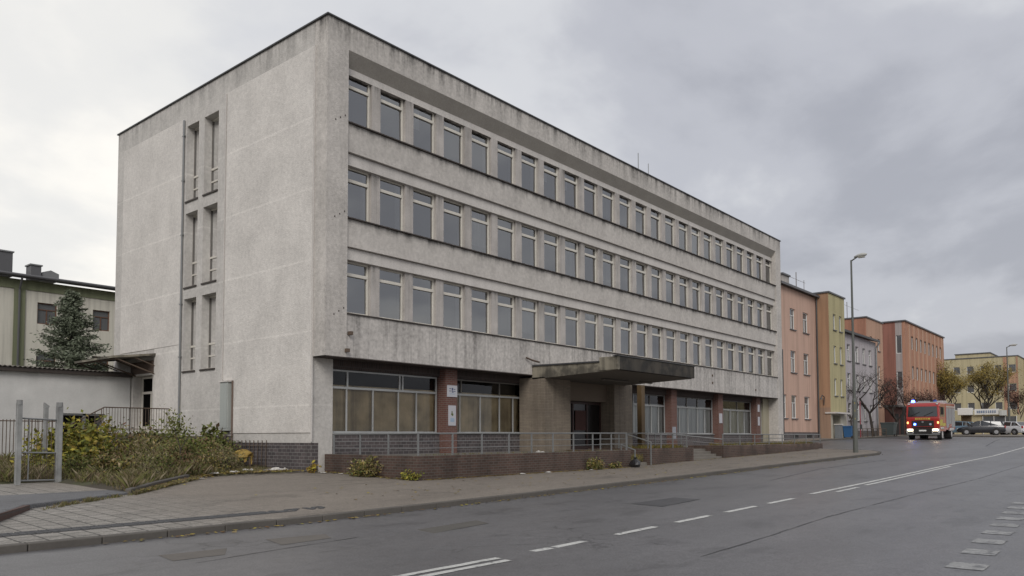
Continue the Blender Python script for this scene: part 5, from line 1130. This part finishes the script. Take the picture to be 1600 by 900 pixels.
def car(label, x, y, z, rz, col, kind='estate', lights=False):
    o = thing('parked_car', label, 'car', (x, y, z), rz, group=None); mp = mat('car_paint_%d_%d_%d' % tuple(int(c*999) for c in col), col, rough=.25, var=.03, fine=0, obj=True, bump=0, coat=.8)
    L, W, H = (4.3, 1.72, 1.46); hw = W/2
    st = [(-L/2, .35, .80, .80), (-L/2+.12, .22, .98, .95), (-1.2, .2, .97, 1), (0, .2, .95, 1), (.95, .2, .93, 1), (1.6, .22, .84, .97), (L/2-.12, .25, .70, .88), (L/2, .36, .58, .78)]
    v = []; 
    for (sx_, zl, zh, k) in st:
        zm = (zl+zh)/2; v += [(sx_, -hw*k*.92, zl), (sx_, -hw*k, zm), (sx_, -hw*k*.93, zh), (sx_, hw*k*.93, zh), (sx_, hw*k, zm), (sx_, hw*k*.92, zl)]
    n = len(st); f = [(i*6+j, i*6+(j+1) % 6, (i+1)*6+(j+1) % 6, (i+1)*6+j) for i in range(n-1) for j in range(6)] + [tuple(range(5, -1, -1)), tuple(range((n-1)*6, n*6))]
    MB().add([(a, b, c) for a, b, c in v], [tuple(reversed(q)) for q in f]).build('body', mp, o, local=True, bevel=.03, smooth=True)
    rb_ = -1.75 if kind == 'estate' else -1.35
    g = [(-2.02 if kind == 'estate' else -1.95, .93, .90), (rb_, 1.36, .74), (-.2, 1.42, .76), (.35, 1.38, .72), (1.15, .92, .86)]
    # glasshouse
    vv = []
    for (sx_, zt, k) in g: vv += [(sx_, -hw*.91, .90), (sx_, -hw*k*1.0, zt), (sx_, hw*k, zt), (sx_, hw*.91, .90)]
    n = len(g); f = [(i*4+j, i*4+(j+1) % 4, (i+1)*4+(j+1) % 4, (i+1)*4+j) for i in range(n-1) for j in range(4)]+[(3, 2, 1, 0), tuple(range((n-1)*4, n*4))]
    MB().add(vv, [tuple(reversed(q)) for q in f]).build('windows', m_cgl, o, local=True)
    mb = MB(); P = [(rb_-.05, 1.37), (-.2, 1.43), (.38, 1.385)]
    for (a, b) in zip(P, P[1:]): mb.add([(a[0], -hw*.77, a[1]-.02), (b[0], -hw*.77, b[1]-.02), (b[0], hw*.77, b[1]-.02), (a[0], hw*.77, a[1]-.02), (a[0], -hw*.70, a[1]+.035), (b[0], -hw*.70, b[1]+.035), (b[0], hw*.70, b[1]+.035), (a[0], hw*.70, a[1]+.035)], [(3, 2, 1, 0), (4, 5, 6, 7), (0, 1, 5, 4), (1, 2, 6, 5), (2, 3, 7, 6), (3, 0, 4, 7)])
    mb.build('roof', mp, o, local=True, bevel=.015)
    mb = MB()
    for s in (-1, 1):
        mb.tube((1.12, s*hw*.9, .92), (.36, s*hw*.73, 1.39), .035); mb.tube((.1, s*hw*.93, .92), (.05, s*hw*.77, 1.40), .04); mb.tube((-.85, s*hw*.93, .92), (-.85, s*hw*.77, 1.40), .04); mb.tube((-1.98 if kind == 'estate' else -1.9, s*hw*.9, .93), (rb_, s*hw*.75, 1.37), .06)
    mb.build('pillar', mp, o, local=True)
    for sx_ in (-1.3, 1.32):
        for s in (-1, 1):
            MB().tube((sx_, s*(hw+.004), .32), (sx_, s*(hw-.15), .32), .37, .37, 20).build('wheel_arch', m_dark, o, local=True); wheel(o, sx_, s*(hw+.012), .30, .19, s)
    for s in (-1, 1):
        B(L/2-.14, L/2-.02, s*.50-.17, s*.50+.17, .56, .68).build('headlight', m_hl, o, local=True, bevel=.03)
        B(-L/2+.0, -L/2+.13, s*.68-.09, s*.68+.09, .68, .95).build('tail_light', m_tl, o, local=True, bevel=.02)
        B(.72, .92, s*(hw+.02)-.05, s*(hw+.02)+.05, .93, 1.04).build('mirror', mp, o, local=True, bevel=.03)
    B(-L/2-.03, -L/2+.1, -.75, .75, .36, .52).build('bumper', mp, o, local=True, bevel=.03); B(L/2-.05, L/2+.02, -.6, .6, .34, .46).build('grille', m_dark, o, local=True)
    B(-L/2-.045, -L/2-.032, -.25, .25, .60, .70).build('number_plate', m_white, o, local=True)
    return o
gz = lambda x, y: ground(x, y)+.14
car('black estate car parked side-on between the fire engine and the far lamp', 92.6, 14.6, gz(92.6, 14.6), R(103), (.012, .013, .018))
car('white car parked directly behind the black estate', 101.5, 13.3, gz(101.5, 13.3), R(60), (.55, .56, .58), 'hatch')
car('dark purple-grey car at the right end of the parked row', 106.5, 12.9, gz(106.5, 12.9), R(100), (.03, .025, .04), 'hatch')
car('light blue car mostly hidden behind the tail of the fire engine', 99.5, 18.0, gz(99.5, 18.0), R(80), (.12, .20, .27), 'hatch')

# fire engine
fe = thing('fire_engine', 'red fire engine with blue flashing lights coming down the street', 'fire engine', (74.7, 15.45, road(74.7)-.02), R(182.4)); fe.rotation_euler = (0, R(1.1), R(182.4))
m_fr = mat('fire_red_paint', (.34, .022, .018), rough=.3, var=.05, fine=0, obj=True, bump=0, coat=.6); m_fw = mat('fire_white_paint', (.48, .47, .47), rough=.35, var=.06, fine=0, obj=True, bump=0)
m_sh = mat('silver_roller_shutter', (.34, .35, .38), rough=.4, metal=.3, var=.06, obj=True, bump=0); m_ye = mat('reflective_yellow', (.50, .42, .07), rough=.4, var=.05, obj=True, bump=0)
m_blue = mat('blue_beacon_light', (.06, .14, 1.0), emit=14, var=0, fine=0, obj=True, bump=0); m_bof = mat('blue_beacon_glass', (.03, .08, .35), rough=.15, var=0, fine=0, obj=True, bump=0)
m_head = mat('lit_headlamp', (1.0, .82, .55), emit=8, var=0, fine=0, obj=True, bump=0); m_amb = mat('lit_amber_lamp', (1.0, .42, .14), emit=2.2, var=0, fine=0, obj=True, bump=0)
Bl = lambda *a, nm='part', m=m_fr, bev=.03, par=fe: B(*a).build(nm, m, par, local=True, bevel=bev)
# cab: shaped prism in side view
mb = MB(); mb.yprism([(3.85, .75), (3.92, 1.85), (3.72, 2.95), (3.45, 3.14), (.95, 3.14), (.95, .75)], -1.24, 1.24); mb.build('cab', m_fr, fe, local=True, bevel=.06)
mb = MB(); mb.add([(3.90, -1.10, 2.02), (3.90, 1.10, 2.02), (3.755, 1.05, 2.84), (3.755, -1.05, 2.84)], [(0, 1, 2, 3)]); mb.v = [(x+.035, y, z) for x, y, z in mb.v]; mb.build('windscreen', m_cgl, fe, local=True)
MB().tube((3.97, -.9, 2.06), (3.90, -.2, 2.4), .018).tube((3.97, .1, 2.06), (3.90, .8, 2.4), .018).build('wiper', m_dark, fe, local=True)
Bl(3.86, 3.96, -.82, .82, 1.08, 1.68, nm='grille', m=m_dark, bev=.03)
g_ = MB()
for z in (1.18,): g_.box(3.962, 3.985, -.74, .74, z, z+.03)
g_.build('grille_bar', m_fr, fe, local=True)
MB().tube((3.96, 0, 1.57), (3.99, 0, 1.57), .08, .08, 14).build('badge', m_rim, fe, local=True)
Bl(3.93, 3.965, -.55, .55, 1.76, 1.90, nm='yellow_panel', m=m_ye, bev=.005)
mb = MB()
for i in range(7): mb.box(3.966, 3.972, -.45+i*.13, -.45+i*.13+.08, 1.79, 1.87)
mb.build('panel_lettering', m_fr, fe, local=True)
Bl(3.72, 4.05, -1.24, 1.24, .62, 1.02, nm='bumper', m=m_fw, bev=.06); Bl(4.02, 4.07, -.68, .68, .62, 1.05, nm='bumper_recess', m=m_dark, bev=.02); Bl(4.075, 4.09, -.27, .27, .80, .92, nm='number_plate', m=m_white, bev=.003)
Bl(3.75, 4.0, -1.2, 1.2, .50, .61, nm='bumper_lip', m=m_gal, bev=.02)
for s in (-1, 1):
    Bl(4.03, 4.085, s*.93-.20, s*.93+.20, .84, .98, nm='headlight', m=m_head, bev=.03); Bl(4.03, 4.07, s*.93-.18, s*.93+.18, .68, .78, nm='fog_light', m=m_dark, bev=.02)
    Bl(3.84, 3.96, s*1.12-.06, s*1.12+.06, 1.42, 1.60, nm='indicator', m=m_amb, bev=.02)
    Bl(3.70, 3.85, s*1.42-.10, s*1.42+.10, 2.15, 2.75, nm='mirror', m=m_dark, bev=.03); MB().tube((3.75, s*1.2, 2.8), (3.77, s*1.42, 2.75), .025).build('mirror_arm', m_dark, fe, local=True)
    Bl(3.55, 3.75, s*1.05-.08, s*1.05+.08, 3.0, 3.1, nm='roof_marker', m=m_hl, bev=.02)
    Bl(2.75, 3.55, s*1.245-.008, s*1.245+.008, 2.0, 2.8, nm='side_window', m=m_cgl, bev=0); Bl(1.55, 2.45, s*1.245-.008, s*1.245+.008, 2.0, 2.8, nm='side_window', m=m_cgl, bev=0)
    Bl(2.6, 3.8, s*1.252-.006, s*1.252+.006, 1.25, 1.75, nm='yellow_stripe', m=m_ye, bev=0); Bl(1.1, 2.5, s*1.252-.006, s*1.252+.006, 1.20, 1.45, nm='yellow_stripe', m=m_ye, bev=0)
Bl(-3.9, .90, -1.25, 1.25, .85, 3.12, nm='equipment_body', m=m_fr, bev=.04)
for s in (-1, 1):
    for (a, b) in ((-.45, .75), (-1.85, -.6), (-3.75, -2.0)): 
        sh_ = Bl(a, b, s*1.262-.006, s*1.262+.006, 1.35 if a > -2 and a < -1 else 1.05, 2.72, nm='roller_shutter', m=m_sh, bev=0)
    Bl(-3.85, .85, s*1.262-.004, s*1.262+.004, 2.78, 2.88, nm='white_stripe', m=m_fw, bev=0); Bl(-3.0, -1.0, s*1.20-.10, s*1.20+.10, .75, 1.0, nm='mudguard', m=m_fw, bev=.05); Bl(2.0, 3.4, s*1.18-.10, s*1.18+.10, .95, 1.12, nm='mudguard', m=m_fw, bev=.05)
    wheel(fe, 2.65, s*1.22, .50, .32, s, m_fw); wheel(fe, -2.0, s*1.22, .50, .55, s, m_fw)
Bl(2.9, 3.35, -1.15, 1.15, 3.145, 3.22, nm='light_bar_base', m=m_fw, bev=.01)
Bl(2.92, 3.33, .55, 1.10, 3.12, 3.27, nm='lit_beacon', m=m_blue, bev=.03) if False else None
MB().tube((3.12, -.82, 3.22), (3.12, -.82, 3.40), .15, .11, 14).build('lit_beacon', m_blue, fe, local=True); MB().tube((3.12, .82, 3.22), (3.12, .82, 3.39), .15, .12, 14).build('beacon', m_bof, fe, local=True)
MB().tube((3.12, -.45, 3.27), (3.12, .45, 3.27), .05).build('light_bar', m_rim, fe, local=True)
MB().tube((3.99, -.58, 1.38), (4.03, -.58, 1.38), .09, .09, 12).build('grille_flasher', m_blue, fe, local=True); MB().tube((3.99, .58, 1.38), (4.03, .58, 1.38), .09, .09, 12).build('grille_flasher', mat('pale_flasher_glass', (.35, .40, .5), rough=.1, obj=True), fe, local=True)
mb = MB()
for y in (-.25, -.75): mb.box(-3.9, 1.6, y-.03, y+.03, 3.2, 3.28)
for i in range(16): mb.box(-3.7+i*.33, -3.66+i*.33, -.72, -.28, 3.22, 3.25)
for x in (-3.5, .8): mb.box(x, x+.06, -.8, .8, 3.06, 3.2)
mb.build('roof_ladder', m_rim, fe, local=True)
Bl(-1.5, .6, .2, 1.0, 3.13, 3.36, nm='roof_box', m=m_fw, bev=.02); MB().tube((1.2, .3, 3.14), (1.2, .3, 3.42), .16, .12, 12).build('monitor', m_dark, fe, local=True)
MB().path([(-3.8, -1.2, 3.15), (.8, -1.2, 3.15)], .025).build('roof_rail', m_rim, fe, local=True); MB().path([(-3.8, 1.2, 3.15), (.8, 1.2, 3.15)], .025).build('roof_rail', m_rim, fe, local=True)
Bl(-3.6, 3.5, -.8, .8, .45, .84, nm='chassis', m=m_dark, bev=0)
